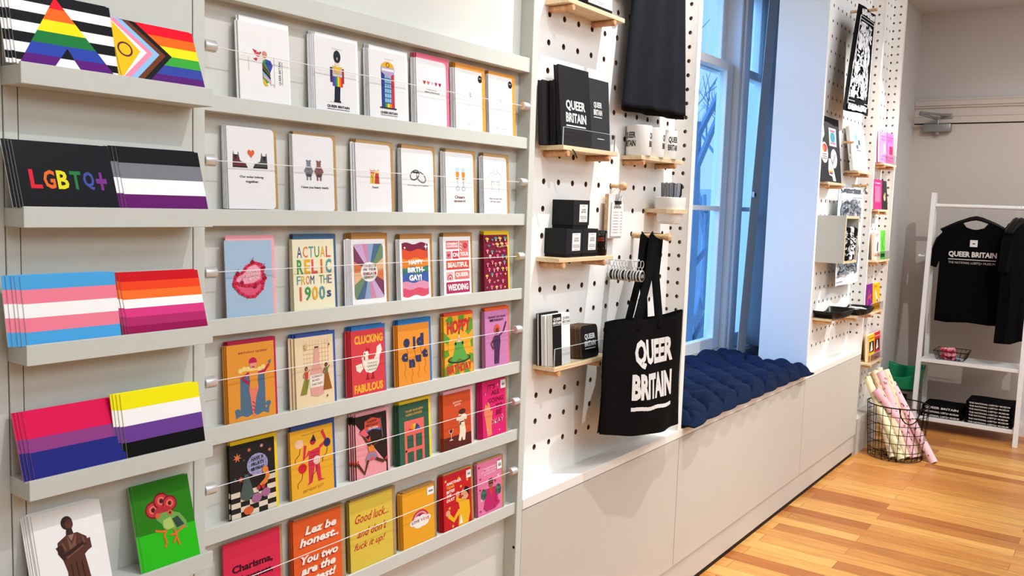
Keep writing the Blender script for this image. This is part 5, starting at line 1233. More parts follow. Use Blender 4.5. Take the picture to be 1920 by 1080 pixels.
# box shelf holding rolled towels
GREYB = mat('#BDBEBA', .6, .03, 25)
bx = thing('box_shelf', 'square open box of pale grey board with plywood edges', 'box', (4.242, YB, 1.095))
mb = MB(); mb.box(4.242, 1.134, 1.095, 4.254, YB, 1.319, GREYB); mb.box(4.463, 1.134, 1.095, 4.475, YB, 1.319, GREYB); mb.box(4.254, 1.134, 1.307, 4.463, YB, 1.319, WHITE); mb.box(4.254, 1.134, 1.095, 4.463, YB, 1.107, WHITE); wb(mb, 'walls', bx)
mb = MB()
for b in ((4.242, 1.095, 4.254, 1.319), (4.463, 1.095, 4.475, 1.319), (4.254, 1.307, 4.463, 1.319), (4.254, 1.095, 4.463, 1.107)): mb.box(b[0], 1.1325, b[1], b[2], 1.134, b[3], PLY)
wb(mb, 'edging', bx)
def scrawl(A, n, seed, c, x0=.08, y0=.08, x1=.92, y1=.92, w=.012):
    q = random.Random(seed)
    for k in range(n):
        x, y = q.uniform(x0, x1), q.uniform(y0, y1); pts = [(x, y)]
        for j in range(q.randint(2, 4)): x = min(x1, max(x0, x+q.uniform(-.13, .13))); y = min(y1, max(y0, y+q.uniform(-.07, .07))); pts.append((x, y))
        A.L(pts, w*q.uniform(.6, 1.7), c)
def rolled(label, x, z, c, ink, ang, seed):
    r = thing('rolled_towel', label, 'towel', (x, 1.150, z), (0, ang, 0))
    R_ = .026; L = .16
    mb = MB(); mb.lathe([(.006, .0), (.020, .0), (R_, .006), (R_, L-.006), (.020, L), (.0, L)], mat(c, .9, .1), (0, 0, 0), 20, 'z')
    A = Art(mb, lambda u, v, q: ((R_+.0003+q)*math.sin((u-.5)*4), -(R_+.0003+q)*math.cos((u-.5)*4), .01+v*(L-.02)), .10, L); scrawl(A, 40, seed, ink, w=.045)
    mb.build('roll', r)
rolled('upright rolled black and white towel at the left of the box', 4.300, 1.108, '#1a1a1c', '#E9E9E9', 0, 4)
rolled('rolled white towel with black lines in the middle of the box', 4.352, 1.108, '#E9E9E9', '#1a1a1c', .02, 5)
rolled('rolled black and white towel leaning out to the right', 4.378, 1.110, '#151517', '#F0F0F0', .32, 6)
# two hanging tea towels
def towel(name, label, P, y0, c, ink, art, bow=None, wav=.008):
    tl_, tr_, bl_, br_ = [atY(p[0], p[1], y0) for p in P]
    t = thing(name, label, 'tea towel', ((tl_.x+tr_.x)/2, y0, tl_.z)); L_ = Vector(t.location)
    def f(u, v, d=0): p = bl_.lerp(br_, u).lerp(tl_.lerp(tr_, u), v); return Vector((p.x, p.y-d+wav*math.sin(u*8+v*2)*(1-.5*v), p.z))-L_
    mb = MB(); mb.grid(lambda u, v: f(u, v), 16, 24, mat(c, .92, .08, 60))
    A = Art(mb, lambda u, v, q: f(u, v, .0012+q), .3, .5); art(A); o = mb.build('cloth', t)
    mb = MB(); mb.grid(lambda u, v: f(1-u, v, -.002), 16, 24, mat(c, .92, .08, 60)); mb.build('backing', t)
    return t, L_, tl_, tr_
def tart_b(A):
    w = '#EDEDED'
    scrawl(A, 150, 11, w, .16, .14, .86, .84, .028)
    for q in range(8): 
        cx, cy = .25+.25*(q % 3), .22+.075*q; A.E(cx, cy, .05, .022, w, 10); A.poly([(cx-.08, cy-.02), (cx+.08, cy-.02), (cx+.05, cy-.09), (cx-.05, cy-.08)], w)
    for a, b in ((.07, .075), (.10, .105), (.87, .875), (.90, .905)): A.R(.10, a, .92, b, w)
    A.R(.90, .08, .93, .9, w); A.R(.10, .08, .125, .9, w); scrawl(A, 26, 31, w, .14, .925, .9, .965, .03); scrawl(A, 26, 32, w, .16, .025, .84, .06, .03)
t, L_, a_, b_ = towel('tea_towel', 'black tea towel with white line drawing, hanging highest on the middle pegboard', [(1612, 6), (1641, 28), (1581, 205), (1630, 218)], 1.165, '#101012', '#EEE', tart_b)
mb = MB(); mb.lathe([(.0075, YB), (.0075, 1.14)], OAK, (4.56, 0, a_.z+.012), 12, 'y')
pg = thing('wall_peg', 'wooden peg from which the black tea towel hangs', 'peg', (4.56, YB, a_.z)); wb(mb, 'dowel', pg)
def tart_w(A):
    k = '#5E666E'
    for a, b in ((.035, .04), (.09, .094), (.90, .905), (.945, .95)): A.R(.06, a, .94, b, k)
    scrawl(A, 24, 33, k, .12, .955, .88, .985, .02)
    A.L([(.12, .12), (.12, .87), (.88, .87), (.88, .12), (.12, .12)], .012, k)
    scrawl(A, 150, 21, '#8A929A', .10, .12, .90, .88, .03); scrawl(A, 40, 22, '#3E464E', .15, .14, .85, .86, .02)
t, L_, a_, b_ = towel('tea_towel', 'white tea towel with grey line drawing hanging behind the box', [(1575, 352), (1619, 354), (1566, 538), (1612, 527)], 1.215, '#DFE3E8', '#667', tart_w, wav=.010)
mb = MB()
for P_ in (a_, b_):
    for k in range(6): mb.tube([P_-L_+Vector((0, -.006, -.004)), P_-L_+Vector((.016*math.cos(k*1.05+.4), -.012, -.004+.022*math.sin(k*1.05+.4)))], .0016, BLACK, 5)
mb.build('bow', t)
mb = MB(); mb.lathe([(.0075, YB), (.0075, 1.19)], OAK, (b_.x-.03, 0, b_.z+.014), 12, 'y')
pg = thing('wall_peg', 'wooden peg behind the white tea towel', 'peg', (b_.x-.03, YB, b_.z)); wb(mb, 'dowel', pg)
# black dishes
def dish(label, cx, cy, z, w, d, h, rz=0):
    t = thing('dish', label, 'dish', (cx, cy, z), (0, 0, rz))
    def sq(rx, ry, hh): return [(rx*math.copysign(abs(math.cos(a))**.45, math.cos(a)), ry*math.copysign(abs(math.sin(a))**.45, math.sin(a)), hh) for a in [2*pi*k/32 for k in range(32)]]
    rr = [sq(w*.36, d*.36, 0), sq(w*.40, d*.40, .003), sq(w*.5, d*.5, h-.004), sq(w*.5, d*.5, h), sq(w*.475, d*.475, h), sq(w*.38, d*.37, .008), sq(w*.3, d*.3, .006)]
    mb = MB(); mb.add([p for r in rr for p in r], [(i*32+k, i*32+(k+1) % 32, (i+1)*32+(k+1) % 32, (i+1)*32+k) for i in range(6) for k in range(32)]+[tuple(range(31, -1, -1)), tuple(6*32+k for k in range(32))], mat('#131415', .35, .05), True); mb.build('bowl', t)
    return t
d1 = dish('black dish on the lower left shelf, nearer the window', 4.40, 1.205, .8255, .30, .150, .036)
d2 = dish('black dish with white cards on the right-hand shelf', 4.79, 1.200, .8095, .27, .155, .034)
for (dx, dy, dz, rz, wx, lab) in ((-.03, -.01, .8365, .3, .085, 'white badge card lying in the lower black dish'), (.0, .01, .832, .1, .12, 'white card lying in the right-hand black dish'), (.03, -.005, .836, .5, .11, 'white card askew on another in the right-hand black dish')):
    b = (4.40, 1.205) if 'lower' in lab else (4.79, 1.20)
    c = thing('small_card', lab, 'card', (b[0]+dx, b[1]+dy, dz), (.04, .03, rz))
    mb = MB(); mb.box(-wx/2, -.03, 0, wx/2, .03, .0025, paper('#EFEFEC')); mb.build('card', c)
    mb = MB(); mb.lathe([(0, .0026), (.011, .0026), (.012, .005), (0, .006)], mat('#B9BCC0', .3), (0, 0, 0), 14, 'z', False); mb.build('badge', c)

# ------------------------------------------------------------------ far narrow pegboard: five shelves of books
BZ = [1.600, 1.350, 1.058, .757, .467]
YS = 1.185
def bshelf(lab, p_fl, p_fr, lip=True):
    a = atY(p_fl[0], p_fl[1], YS); b = atY(p_fr[0], p_fr[1], YS)
    x1 = min(b.x, 5.415); x0 = max(a.x, 5.0)
    return peg_shelf(lab, x0, x1, YS, (a.z+b.z)/2, pegs=(.03, .24 if x1-x0 > .27 else .2), lip=(.01, x1-x0-.01, .05) if lip else None), x0, x1, (a.z+b.z)/2+.0116
def sh_(off, sc, x, y): return (off[0]+x*sc, off[1]+y*sc)
o1, s1 = (1510, 200), 200/900; o2, s2 = (1510, 400), 200/720
shelves = [bshelf('highest of five book shelves on the narrow pegboard', sh_(o1, s1, 660, 515), sh_(o1, s1, 770, 490)),
           bshelf('second book shelf from the top on the narrow pegboard', sh_(o1, s1, 610, 893), sh_(o1, s1, 705, 880), False),
           bshelf('middle book shelf on the narrow pegboard', sh_(o2, s2, 480, 335), sh_(o2, s2, 570, 318)),
           bshelf('fourth book shelf from the top on the narrow pegboard', sh_(o2, s2, 440, 690), sh_(o2, s2, 525, 655)),
           bshelf('lowest book shelf on the narrow pegboard above the wire basket', sh_(o2, s2, 435, 1030), sh_(o2, s2, 525, 985))]
def fbook(label, sh, pl, pr, pt, y, c, art, t=.014, lean=.06, page='#EDE6D8', dx=0.0, group=None):
    z = sh[3]
    x0 = atY(pl, pt+30, y).x+dx; x1 = atY(pr, pt+30, y).x+dx
    h = max(.08, atY((pl+pr)/2, pt, y+.012).z-z)
    return notebook(label, x0, y, z, max(.03, x1-x0), t, h, art, lean=lean, cover=mat(c, .45, .03, 40), page=page, name='book', cat='book', group=group)
def plain(c1, t='', c2='#FFFFFF', blk=None):
    def f(A):
        A.R(.12, .84, .88, .87, c1)
        if t: cap(A, t, .14, .70, .84, .80, c1, .02)
        A.R(.12, .10, .6, .12, c1)
        if blk: A.R(blk[0], blk[1], blk[2], blk[3], blk[4])
    return f
s = shelves[0]
fbook('lilac pink book at the left of the highest book shelf', s, 1652, 1664, 248, 1.197, '#D88AD2', plain('#A84A9C', 'HER', blk=(.55, .30, .8, .60, '#E8B8E4')))
fbook('bright pink book with a red block, right on the highest book shelf', s, 1665, 1677, 251, 1.197, '#EC6AA8', plain('#B8347A', 'EY', blk=(.35, .30, .85, .58, '#C01E3C')))
fbook('pink magazine behind the lilac book on the highest book shelf', s, 1646, 1660, 248, 1.214, '#B84A8C', None)
fbook('dark rose book rearmost on the highest book shelf', s, 1640, 1655, 247, 1.231, '#8A2E5C', None)
s = shelves[1]
fbook('hot pink book with tall thin white letters', s, 1640, 1655, 337, 1.200, '#E4246C', lambda A: ([A.R(.2+.17*k, .25, .26+.17*k, .78, '#F6B4CC') for k in range(4)], A.R(.15, .86, .8, .9, '#F6B4CC')))
fbook('black book with a pale flower, leaning right of the pink one', s, 1656, 1666, 339, 1.205, '#1F2022', lambda A: (A.E(.5, .42, .2, .12, '#C8A878'), A.E(.6, .52, .12, .08, '#A88858')), lean=.10)
fbook('hot pink book tucked behind the pink one with thin letters', s, 1636, 1650, 338, 1.217, '#C41E5A', None)
s = shelves[2]
fbook('cream book with a dark figure on the middle book shelf', s, 1641, 1652, 433, 1.200, '#EFE0CC', lambda A: (cap(A, 'EP', .2, .82, .7, .9, '#C86A5A', .02), A.poly([(.4, .3), (.5, .64), (.66, .6), (.6, .3)], '#4A2A5A'), A.R(.1, .12, .9, .24, '#EFA890')))
fbook('bright green book on the middle book shelf', s, 1652, 1661, 432, 1.200, '#63C83E', lambda A: (A.L([(.2, .2), (.5, .6), (.8, .9)], .05, '#2E7A2A'), A.L([(.8, .3), (.4, .5), (.3, .8)], .05, '#2E7A2A'), A.R(.1, .08, .9, .2, '#1E5A2A')))
for k in range(3): fbook('peach-edged book behind the cream one on the middle book shelf', s, 1639-2.2*k, 1650-2.2*k, 437, 1.217+.015*k, '#E4B08E', None, t=.012, group='peach-edged books behind the cream one')
s = shelves[3]
fbook('purple book with orange writing on the fourth book shelf', s, 1625, 1638, 532, 1.200, '#7A2482', lambda A: (A.L([(.2, .3), (.5, .8), (.7, .4)], .07, '#E8562E'), A.L([(.3, .5), (.8, .6)], .06, '#E8562E')))
fbook('yellow book with a leaping figure on the fourth book shelf', s, 1637, 1651, 530, 1.200, '#F2B41E', lambda A: (A.R(.2, .84, .6, .93, '#E8862E'), A.L([(.4, .7), (.6, .4), (.85, .25)], .16, '#EDE4DA'), A.L([(.6, .4), (.8, .2)], .08, '#2a2022'), A.R(.05, .04, .95, .3, '#E0901E')))
fbook('orange book rearmost on the fourth book shelf', s, 1632, 1645, 531, 1.217, '#E0702A', None)
s = shelves[4]
def sil(c): return lambda A: (A.R(.08, .84, .92, .88, c), A.R(.12, .34, .88, .74, '#15120F'), A.poly([(.25, .36), (.35, .58), (.45, .68), (.6, .62), (.7, .40)], '#EFE6DA'), A.E(.5, .66, .1, .05, '#EFE6DA'), A.R(.0, .0, 1, .24, '#C87A1E' if c == '#A8741A' else '#A83A2A'))
fbook('yellow book with a black and white picture on the lowest book shelf', s, 1630, 1641, 626, 1.202, '#F4BC1E', sil('#A8741A'), t=.02)
fbook('red book with a black and white picture on the lowest book shelf', s, 1641, 1651, 621, 1.202, '#D8262A', sil('#F0B8A0'), t=.02)
for k in range(2): fbook('yellow book standing behind the yellow picture book on the lowest book shelf', s, 1627-3*k, 1637-3*k, 628, 1.226+.018*k, '#E0A01C', None, t=.014, group='yellow books behind the front one')

# ------------------------------------------------------------------ wall with door
DOORP = mat('#C2B8AF', .6, .02, 60, bump=.04)
FRAMEP = mat('#C6BCB3', .55, .02, 40)
XW = 6.35
dl = atX(1706, 300, XW).y; dz = 1.93
do = bpy.data.objects.new('door_1', None); COL.objects.link(do); do['kind'] = 'structure'
mb = MB(); mb.box(XW-.012, .40, .005, XW+.03, dl, dz, DOORP, .001); mb.build('door_leaf', do)
mb = MB(); mb.box(XW-.014, dl+.008, 0, XW+.03, dl+.05, dz+.05, FRAMEP, .002); mb.box(XW-.014, .36, dz+.008, XW+.03, dl+.05, dz+.05, FRAMEP, .002); mb.box(XW-.014, .36, 0, XW+.03, .396, dz+.05, FRAMEP)
mb.box(XW-.003, .39, 0, XW+.002, dl+.010, dz+.010, BLACK)
mb.build('frame', do)
for zz in (1.76, 1.05, .30):
    mb = MB(); mb.lathe([(.0085, -.055), (.0085, -.02)], STEEL, (XW-.018, dl+.002, zz), 12); mb.lathe([(.0085, -.018), (.0085, .018)], STEEL, (XW-.018, dl+.002, zz), 12); mb.lathe([(.0085, .02), (.0085, .055)], STEEL, (XW-.018, dl+.002, zz), 12); mb.build('hinge', do)
GREYM = mat('#8E8F8D', .35, .03, 30, metal=.5)
y0c, y1c = atX(1732, 240, XW-.05).y, atX(1783, 240, XW-.05).y; zc_ = atX(1757, 240, XW-.05).z
mb = MB(); mb.box(XW-.072, y1c, zc_-.026, XW-.013, y0c, zc_+.026, GREYM, .006); mb.lathe([(.016, zc_-.045), (.018, zc_-.026)], GREYM, (XW-.045, (y0c+y1c)/2, 0), 14)
mb.build('closer_body', do)
mb = MB(); za_ = zc_+.060
mb.tube([(XW-.045, (y0c+y1c)/2, zc_+.026), (XW-.045, (y0c+y1c)/2, za_)], .009, GREYM, 10)
mb.tube([(XW-.05, (y0c+y1c)/2, za_), (XW-.24, y0c-.01, za_+.012)], .010, GREYM, 8); mb.tube([(XW-.24, y0c-.01, za_+.024), (XW-.02, y1c+.02, za_+.02)], .008, GREYM, 8); mb.box(XW-.02, y1c-.0, za_, XW-.0, y1c+.07, za_+.035, GREYM, .003)
mb.build('closer_arm', do)
mb = MB()
for z0_, z1_, d in ((dz+.05, dz+.118, .018), (dz+.105, dz+.120, .030), (dz+.118, dz+.150, .040), (dz+.150, dz+.166, .030)): mb.box(XW-d, .30, z0_, XW+.01, 1.30, z1_, FRAMEP, .003)
mb.box(XW-.018, dl+.05, 0, XW+.01, dl+.14, dz+.06, FRAMEP, .003)
struct(mb, 'trim_5')

# ------------------------------------------------------------------ white A-frame clothes rack
WM = mat('#E9E8E6', .4, .02, 30)
cr = thing('clothes_rack', 'white A-frame clothes rack with two shelves in front of the door', 'clothes rack', (6.0, .79, 0))
yL, yR = 1.072, .512
for y in (yL, yR):
    for xf in (5.833, 6.165):
        mb = MB(); tp = Vector((6.0+(.012 if xf > 6 else -.006), y+.008, 1.478)); bt_ = Vector((xf, y, 0))
        w_, d_ = .013, .013; vs_ = []
        for p in (bt_, tp): vs_ += [p+Vector((-d_, -w_, 0)), p+Vector((d_, -w_, 0)), p+Vector((d_, w_, 0)), p+Vector((-d_, w_, 0))]
        mb.add(vs_, [(0, 3, 2, 1), (4, 5, 6, 7), (0, 1, 5, 4), (1, 2, 6, 5), (2, 3, 7, 6), (3, 0, 4, 7)], WM); wb(mb, 'leg', cr)
zb_ = atX(1757, 385, 6.0).z
mb = MB(); mb.tube([(6.0, yL, zb_), (6.0, yR, zb_-.004)], .0115, WM, 14); wb(mb, 'rail', cr)
mb = MB()
for zz in (zb_+.05, zb_-.035): mb.lathe([(.0, -.002), (.005, -.002), (.005, .004)], mat('#6A6866', .5), (5.985, yL+.006, zz), 8, 'x')
wb(mb, 'bolt', cr)
zm_ = (atX(1728, 670, 5.885).z+atX(1912, 694, 5.885).z)/2; zl_ = (atX(1716, 779, 5.85).z+atX(1900, 806, 5.85).z)/2
mb = MB(); mb.box(5.878, yR+.004, zm_-.022, 6.118, yL-.004, zm_, WM, .002); wb(mb, 'shelf', cr)
mb = MB(); mb.box(5.846, yR+.004, zl_-.024, 6.148, yL-.004, zl_, WM, .002); wb(mb, 'shelf', cr)
pk = atX(1740, 480, 5.97)
mb = MB(); mb.tube([(5.97, yL, pk.z), (5.97, yL+.055, pk.z)], [.007, .007], WM, 10); mb.lathe([(0, yL+.052), (.010, yL+.056), (.010, yL+.066), (0, yL+.070)], WM, (5.97, 0, pk.z), 12, 'y', False); wb(mb, 'side_peg', cr)
BTEE = mat('#08080A', .95, .15, 40)
def tshirt(label, cx, cy, ztop, yaw, hgrp=None, w=.235, ln=.66, art=None, tagc=False):
    """T-shirt (faces local -y) on a black hanger; origin at the hanger hook"""
    h = thing('clothes_hanger', 'black hanger carrying the '+label, 'hanger', (cx, cy, ztop), (0, 0, yaw))
    HB = mat('#0C0C0D', .3)
    mb = MB(); mb.tube([(-.006, 0, -.012), (-.012, 0, .002), (0, 0, .0135), (.012, 0, .004), (.009, 0, -.014), (0, 0, -.03), (0, 0, -.075)], .0018, STEEL, 6); mb.build('hook', h)
    mb = MB(); mb.tube([(-.19, 0, -.150), (-.10, 0, -.105), (-.03, 0, -.078), (0, 0, -.072), (.03, 0, -.078), (.10, 0, -.105), (.19, 0, -.150)], [.008, .011, .013, .014, .013, .011, .008], HB, 10); mb.tube([(-.18, 0, -.146), (.18, 0, -.146)], .005, HB, 6); mb.build('arms', h)
    t = thing('t_shirt', label, 'T-shirt', (cx, cy, ztop), (0, 0, yaw))
    zs = -.10
    half = [(.075, zs+.004), (.13, zs-.022), (w-.03, zs-.062), (w+.005, zs-.10), (w+.035, zs-.20), (w+.045, zs-.27), (w-.005, zs-.285), (w-.022, zs-.235), (w-.020, zs-.40), (w-.018, zs-ln)]
    neck = [(.05, zs-.030), (0, zs-.046), (-.05, zs-.030)]
    pts = [(-p[0], p[1]) for p in half]+[(-.12, zs-ln-.006), (0, zs-ln+.004), (.12, zs-ln-.004)]+half[::-1]+neck
    mb = MB()
    from mathutils.geometry import tessellate_polygon
    tri = tessellate_polygon([[Vector((p[0], p[1], 0)) for p in pts]]); n = len(pts)
    def yy(p, s_): return s_*(.010+.020*max(0, 1-abs(p[0])/w)) + .004*math.sin(18*p[0]+9*p[1])
    V = [(p[0], -abs(yy(p, 1)), p[1]) for p in pts]+[(p[0], abs(yy(p, 1)), p[1]) for p in pts]
    F = [tuple(f) for f in tri]+[tuple(n+i for i in f[::-1]) for f in tri]+[(i, (i+1) % n, n+(i+1) % n, n+i) for i in range(n)]
    mb.add(V, F, BTEE)
    mb.grid(lambda u, v: (-(w-.024)+2*(w-.024)*u, -.012-.020*math.sin(pi*u)-.003*math.sin(16*u+6*v), zs-.05-(ln-.06)*(1-v)), 20, 16, BTEE)
    shp = mb.build('shirt', t)
    if art:
        mb = MB(); A = Art(mb, lambda u, v, q: (-.138+.276*u, -.036-q, zs-.262+.090*v), .264, .090); art(A); mb.build('printed_lettering', shp)
    if tagc:
        mb = MB(); mb.box(-.019, -.040, zs-.146, .022, -.0385, zs-.105, paper('#EDEBE8')); mb.box(-.006, -.0405, zs-.13, .010, -.040, zs-.124, BLACK); mb.tube([(0, -.038, zs-.106), (.002, -.03, zs-.06)], .0008, BLACK, 4); mb.build('price_tag', shp)
    return t
def tee_art(A):
    cap(A, 'QUEER BRITAIN', .02, .52, .97, .95, '#E2DFDC', .04); A.R(.02, .38, .96, .43, '#E2DFDC'); cap(A, 'THE NATIONAL LGBTQ+ MUSEUM', .03, .08, .95, .26, '#C9C5C2', .0)
yc = atX(1824, 470, 5.97).y
tshirt('black T-shirt with white lettering hanging face-on from the rack', 6.0, yc, zb_+.0, -pi/2+.05, art=tee_art, tagc=True, w=.205, ln=.615)
for k in range(3):
    y_ = atX([1908, 1917, 1926][k], 385, 6.0).y
    tshirt(['plain black T-shirt hanging next to the lettered one', 'plain black T-shirt hanging second from the lettered one', 'plain black T-shirt hanging at the right end of the rail'][k], 6.0, y_, zb_, -.16-.05*k, w=.20, ln=.70)
# wire tray of pink pieces on the middle shelf
def wire_tray(label, x0, x1, y0, y1, z, h):
    t = thing('wire_tray', label, 'basket', ((x0+x1)/2, (y0+y1)/2, z)); mb = MB(); B = mat('#161616', .4, metal=.4); e = .018
    def rect(g, zz): return [(x0-g, y0-g, zz), (x1+g, y0-g, zz), (x1+g, y1+g, zz), (x0-g, y1+g, zz)]
    for g, zz, r in ((0, z+.002, .0015), (e*.5, z+h*.5, .0013), (e, z+h, .0022)): mb.tube(rect(g, zz), r, B, 6, closed=True)
    for k in range(8):
        f = k/7; y = y0+(y1-y0)*f
        for s_, x in ((-1, x0), (1, x1)): mb.tube([(x, y, z+.002), (x+s_*e, y0-e+(y1-y0+2*e)*f, z+h)], .0012, B, 5)
        mb.tube([(x0, y, z+.002), (x1, y, z+.002)], .0012, B, 5)
    for k in range(6):
        f = k/5; x = x0+(x1-x0)*f
        for s_, y in ((-1, y0), (1, y1)): mb.tube([(x, y, z+.002), (x0-e+(x1-x0+2*e)*f, y+s_*e, z+h)], .0012, B, 5)
    wb(mb, 'wire_frame', t); return t
ya, yb_ = atX(1752, 668, 5.91).y-.012, atX(1810, 672, 5.91).y+.012
wire_tray('small black wire tray of pink hair ties on the rack shelf', 5.905, 6.06, yb_, ya, zm_+.001, .055)
q = random.Random(12)
for k in range(16):
    c = ['#E0507A', '#C83A5C', '#F0A0A8', '#E8C0A0', '#D87A90'][k % 5]
    lab = {'#E0507A': 'bright pink', '#C83A5C': 'deep rose', '#F0A0A8': 'pale pink', '#E8C0A0': 'peach', '#D87A90': 'dusky pink'}[c]
    s_ = thing('hair_tie', lab+' hair tie in the wire tray', 'hair tie', (q.uniform(5.935, 6.03), ya-.03-(ya-yb_-.06)*q.random()*.6, zm_+.014+.006*(k % 9)), (q.uniform(-.5, .5), q.uniform(-.5, .5), q.uniform(0, 6)), lab+' hair ties in the wire tray')
    mb = MB(); R_ = .026; mb.tube([((R_+.003*math.sin(9*a))*math.cos(a), (R_+.003*math.sin(9*a))*math.sin(a), .003*math.sin(7*a)) for a in [2*pi*j/22 for j in range(22)]], .0075, mat(c, .7, .2, 90), 6, closed=True); mb.build('tie', s_)
for k in range(3):
    s_ = thing('paper_slip', 'white slip of paper under the hair ties in the wire tray', 'paper', (5.965+.02*k, yb_+.035+.02*k, zm_+.006+.004*k), (.03, .05, .5*k), 'paper slips in the wire tray')
    mb = MB(); mb.box(-.03, -.02, 0, .03, .02, .001, paper('#E4E4E8')); mb.build('slip', s_)
# folded T-shirts on the lower shelf
def folded(label, y0, y1, z, h, dx, txt, group, tilt=0.0):
    t = thing('folded_t_shirt', label, 'T-shirt', (5.87+dx, (y0+y1)/2, z), (tilt, 0, rnd.uniform(-.07, .07)), group)
    w = (y1-y0)/2
    mb = MB(); pr_ = []
    n = 6
    for k in range(n+1): a = pi/2+pi*k/n; pr_.append((.006+.012*math.cos(a)*1.0, h/2+h/2*math.sin(a)*.96))
    pr_ = [(p[0]-.0, p[1]) for p in pr_]+[(.22, .002), (.22, h-.002)]
    mb.T = None
    V = []; 
    for y in (-w, -w*.5, 0, w*.5, w): V += [(p[0], y, p[1]+.002*math.sin(40*y)) for p in pr_]
    m_ = len(pr_); F = [(i*m_+k, i*m_+(k+1) % m_, (i+1)*m_+(k+1) % m_, (i+1)*m_+k) for i in range(4) for k in range(m_)]+[tuple(range(m_)), tuple(4*m_+k for k in range(m_-1, -1, -1))]
    mb.add(V, F, BTEE); fc_ = mb.build('folded_cloth', t)
    mb = MB(); A = Art(mb, lambda u, v, q: (-.0085-q, w*.86-u*w*1.72, h*.16+v*h*.62), w*1.72, h*.62); cap(A, txt, 0, 0, 1, 1, '#E2DEDA', .03); mb.build('printed_lettering', fc_)
TN = 'THE NATIONAL LGBTQ+ MUSEUM'
yA0, yA1 = atX(1803, 790, 5.86).y, atX(1724, 780, 5.86).y
yB0, yB1 = atX(1899, 800, 5.86).y+.004, atX(1808, 790, 5.86).y
z = zl_
for k in range(3):
    folded(['folded black T-shirt at the bottom of the left pile', 'folded black T-shirt in the middle of the left pile', 'folded black T-shirt on top of the left pile'][k], yA0+.004*k, yA1-.004*k, z, .022+.004*(k == 2), .004*k, TN if k < 2 else 'QUEER BRITAIN', 'folded shirts, left pile'); z += .0235
z = zl_
for k in range(7):
    folded(['bottom', 'second', 'third', 'fourth', 'fifth', 'sixth', 'top'][k]+(' shirt' if k in (0, 6) else ' shirt from the bottom')+' in the right-hand pile of folded black T-shirts', yB0+.003*(k % 3), yB1-.002*(k % 2), z, .0185, .003*(k % 3), TN, 'folded shirts, right pile'); z += .0195

# ------------------------------------------------------------------ black wire basket with rolls of wrapping paper
BX, BY, BR, BH = 5.115, 1.020, .158, .30
wbk = thing('wire_basket', 'round black wire basket on the floor full of wrapping paper rolls', 'basket', (BX, BY, 0))
BW = mat('#15110E', .4, .05, 30, metal=.4)
mb = MB()
def circ(r, z, n=40): return [(BX+r*math.cos(2*pi*k/n), BY+r*math.sin(2*pi*k/n), z) for k in range(n)]
for k in range(7): mb.tube(circ(BR*(.88+.12*k/6), .006+(BH-.006)*k/6), .0035 if k == 6 else .0018, BW, 6, closed=True)
wb(mb, 'hoop', wbk)
mb = MB()
for k in range(22):
    a = 2*pi*k/22; c, s_ = math.cos(a), math.sin(a); mb.tube([(BX+.03*c, BY+.03*s_, .005), (BX+BR*.88*c, BY+BR*.88*s_, .006), (BX+BR*c, BY+BR*s_, BH)], .0017, BW, 5)
for r in (.035, .08, .115): mb.tube(circ(r, .005, 28), .0017, BW, 5, closed=True)
wb(mb, 'upright_wire', wbk)
for a0 in (-2.55, .6):
    mb = MB(); c0 = [(BX+(BR+.004)*math.cos(a0+.34*math.cos(t)), BY+(BR+.004)*math.sin(a0+.34*math.cos(t)), BH+.006-.085*math.sin(t)) for t in [pi*k/14 for k in range(15)]]; mb.tube(c0, .0032, BW, 7); wb(mb, 'handle', wbk)
def rollpaper(label, tpx, bpx, xt, c, ink, kind, zb=0.012, r=.0215, xb=None):
    B = atZ(bpx[0], bpx[1], zb) if xb is None else atX(bpx[0], bpx[1], xb); T_ = atX(tpx[0], tpx[1], xt)
    B.z = max(B.z, zb)
    d = T_-B; L = d.length
    t = thing('wrapping_paper_roll', label, 'wrapping paper', B)
    t.rotation_euler = d.to_track_quat('Z', 'Y').to_euler()
    mb = MB(); P = mat(c, .5, .03, 40)
    mb.lathe([(r*.72, .003), (r*.72, 0), (r, 0), (r, L), (r*.72, L), (r*.72, L-.06)], P, (0, 0, 0), 22, 'z', False)
    A = Art(mb, lambda u, v, q: ((r+.0002+q)*math.cos(2*pi*u), (r+.0002+q)*math.sin(2*pi*u), v*L), 2*pi*r, L); qq = random.Random(int(tpx[0]))
    if kind == 'sq':
        for j in range(int(L/.034)):
            for i in range(3): x, y = (i/3+.17*(j % 2)) % .86, j*.034/L+.01; A.R(x, y, x+.16, min(1, y+.018/L), ink)
    else:
        for j in range(60): x, y = qq.uniform(0, .95), qq.uniform(0, .98); A.R(x, y, x+.05, min(1, y+.006/L*qq.uniform(1, 2.5)), ink)
    tu_ = mb.build('paper_tube', t)
    mb = MB(); mb.lathe([(r*.70, .004), (r*.70, L-.004)], mat('#8A7A68', .8), (0, 0, 0), 18, 'z', False); mb.build('core', tu_)
rollpaper('pale yellow speckled roll leaning furthest left in the basket', (1626, 708), (1690, 862), 5.20, '#EEE3B8', '#B8B060', 'dot')
rollpaper('slim pale yellow roll behind the leftmost one', (1631, 700), (1673, 858), 5.24, '#F0E6C4', '#D8A890', 'dot', r=.019)
rollpaper('cream roll with red squares at the middle left', (1640, 696), (1699, 858), 5.22, '#F0DCB8', '#D8685A', 'sq')
rollpaper('pink speckled roll in the middle of the basket', (1650, 698), (1713, 858), 5.21, '#EFC0C4', '#B87A86', 'dot')
rollpaper('cream roll with red squares at the middle right', (1659, 694), (1722, 856), 5.24, '#EFDDB6', '#DC7058', 'sq', r=.0235)
rollpaper('cream roll standing at the back of the basket', (1648, 690), (1694, 850), 5.27, '#F0E2C4', '#D8907A', 'dot', r=.019)
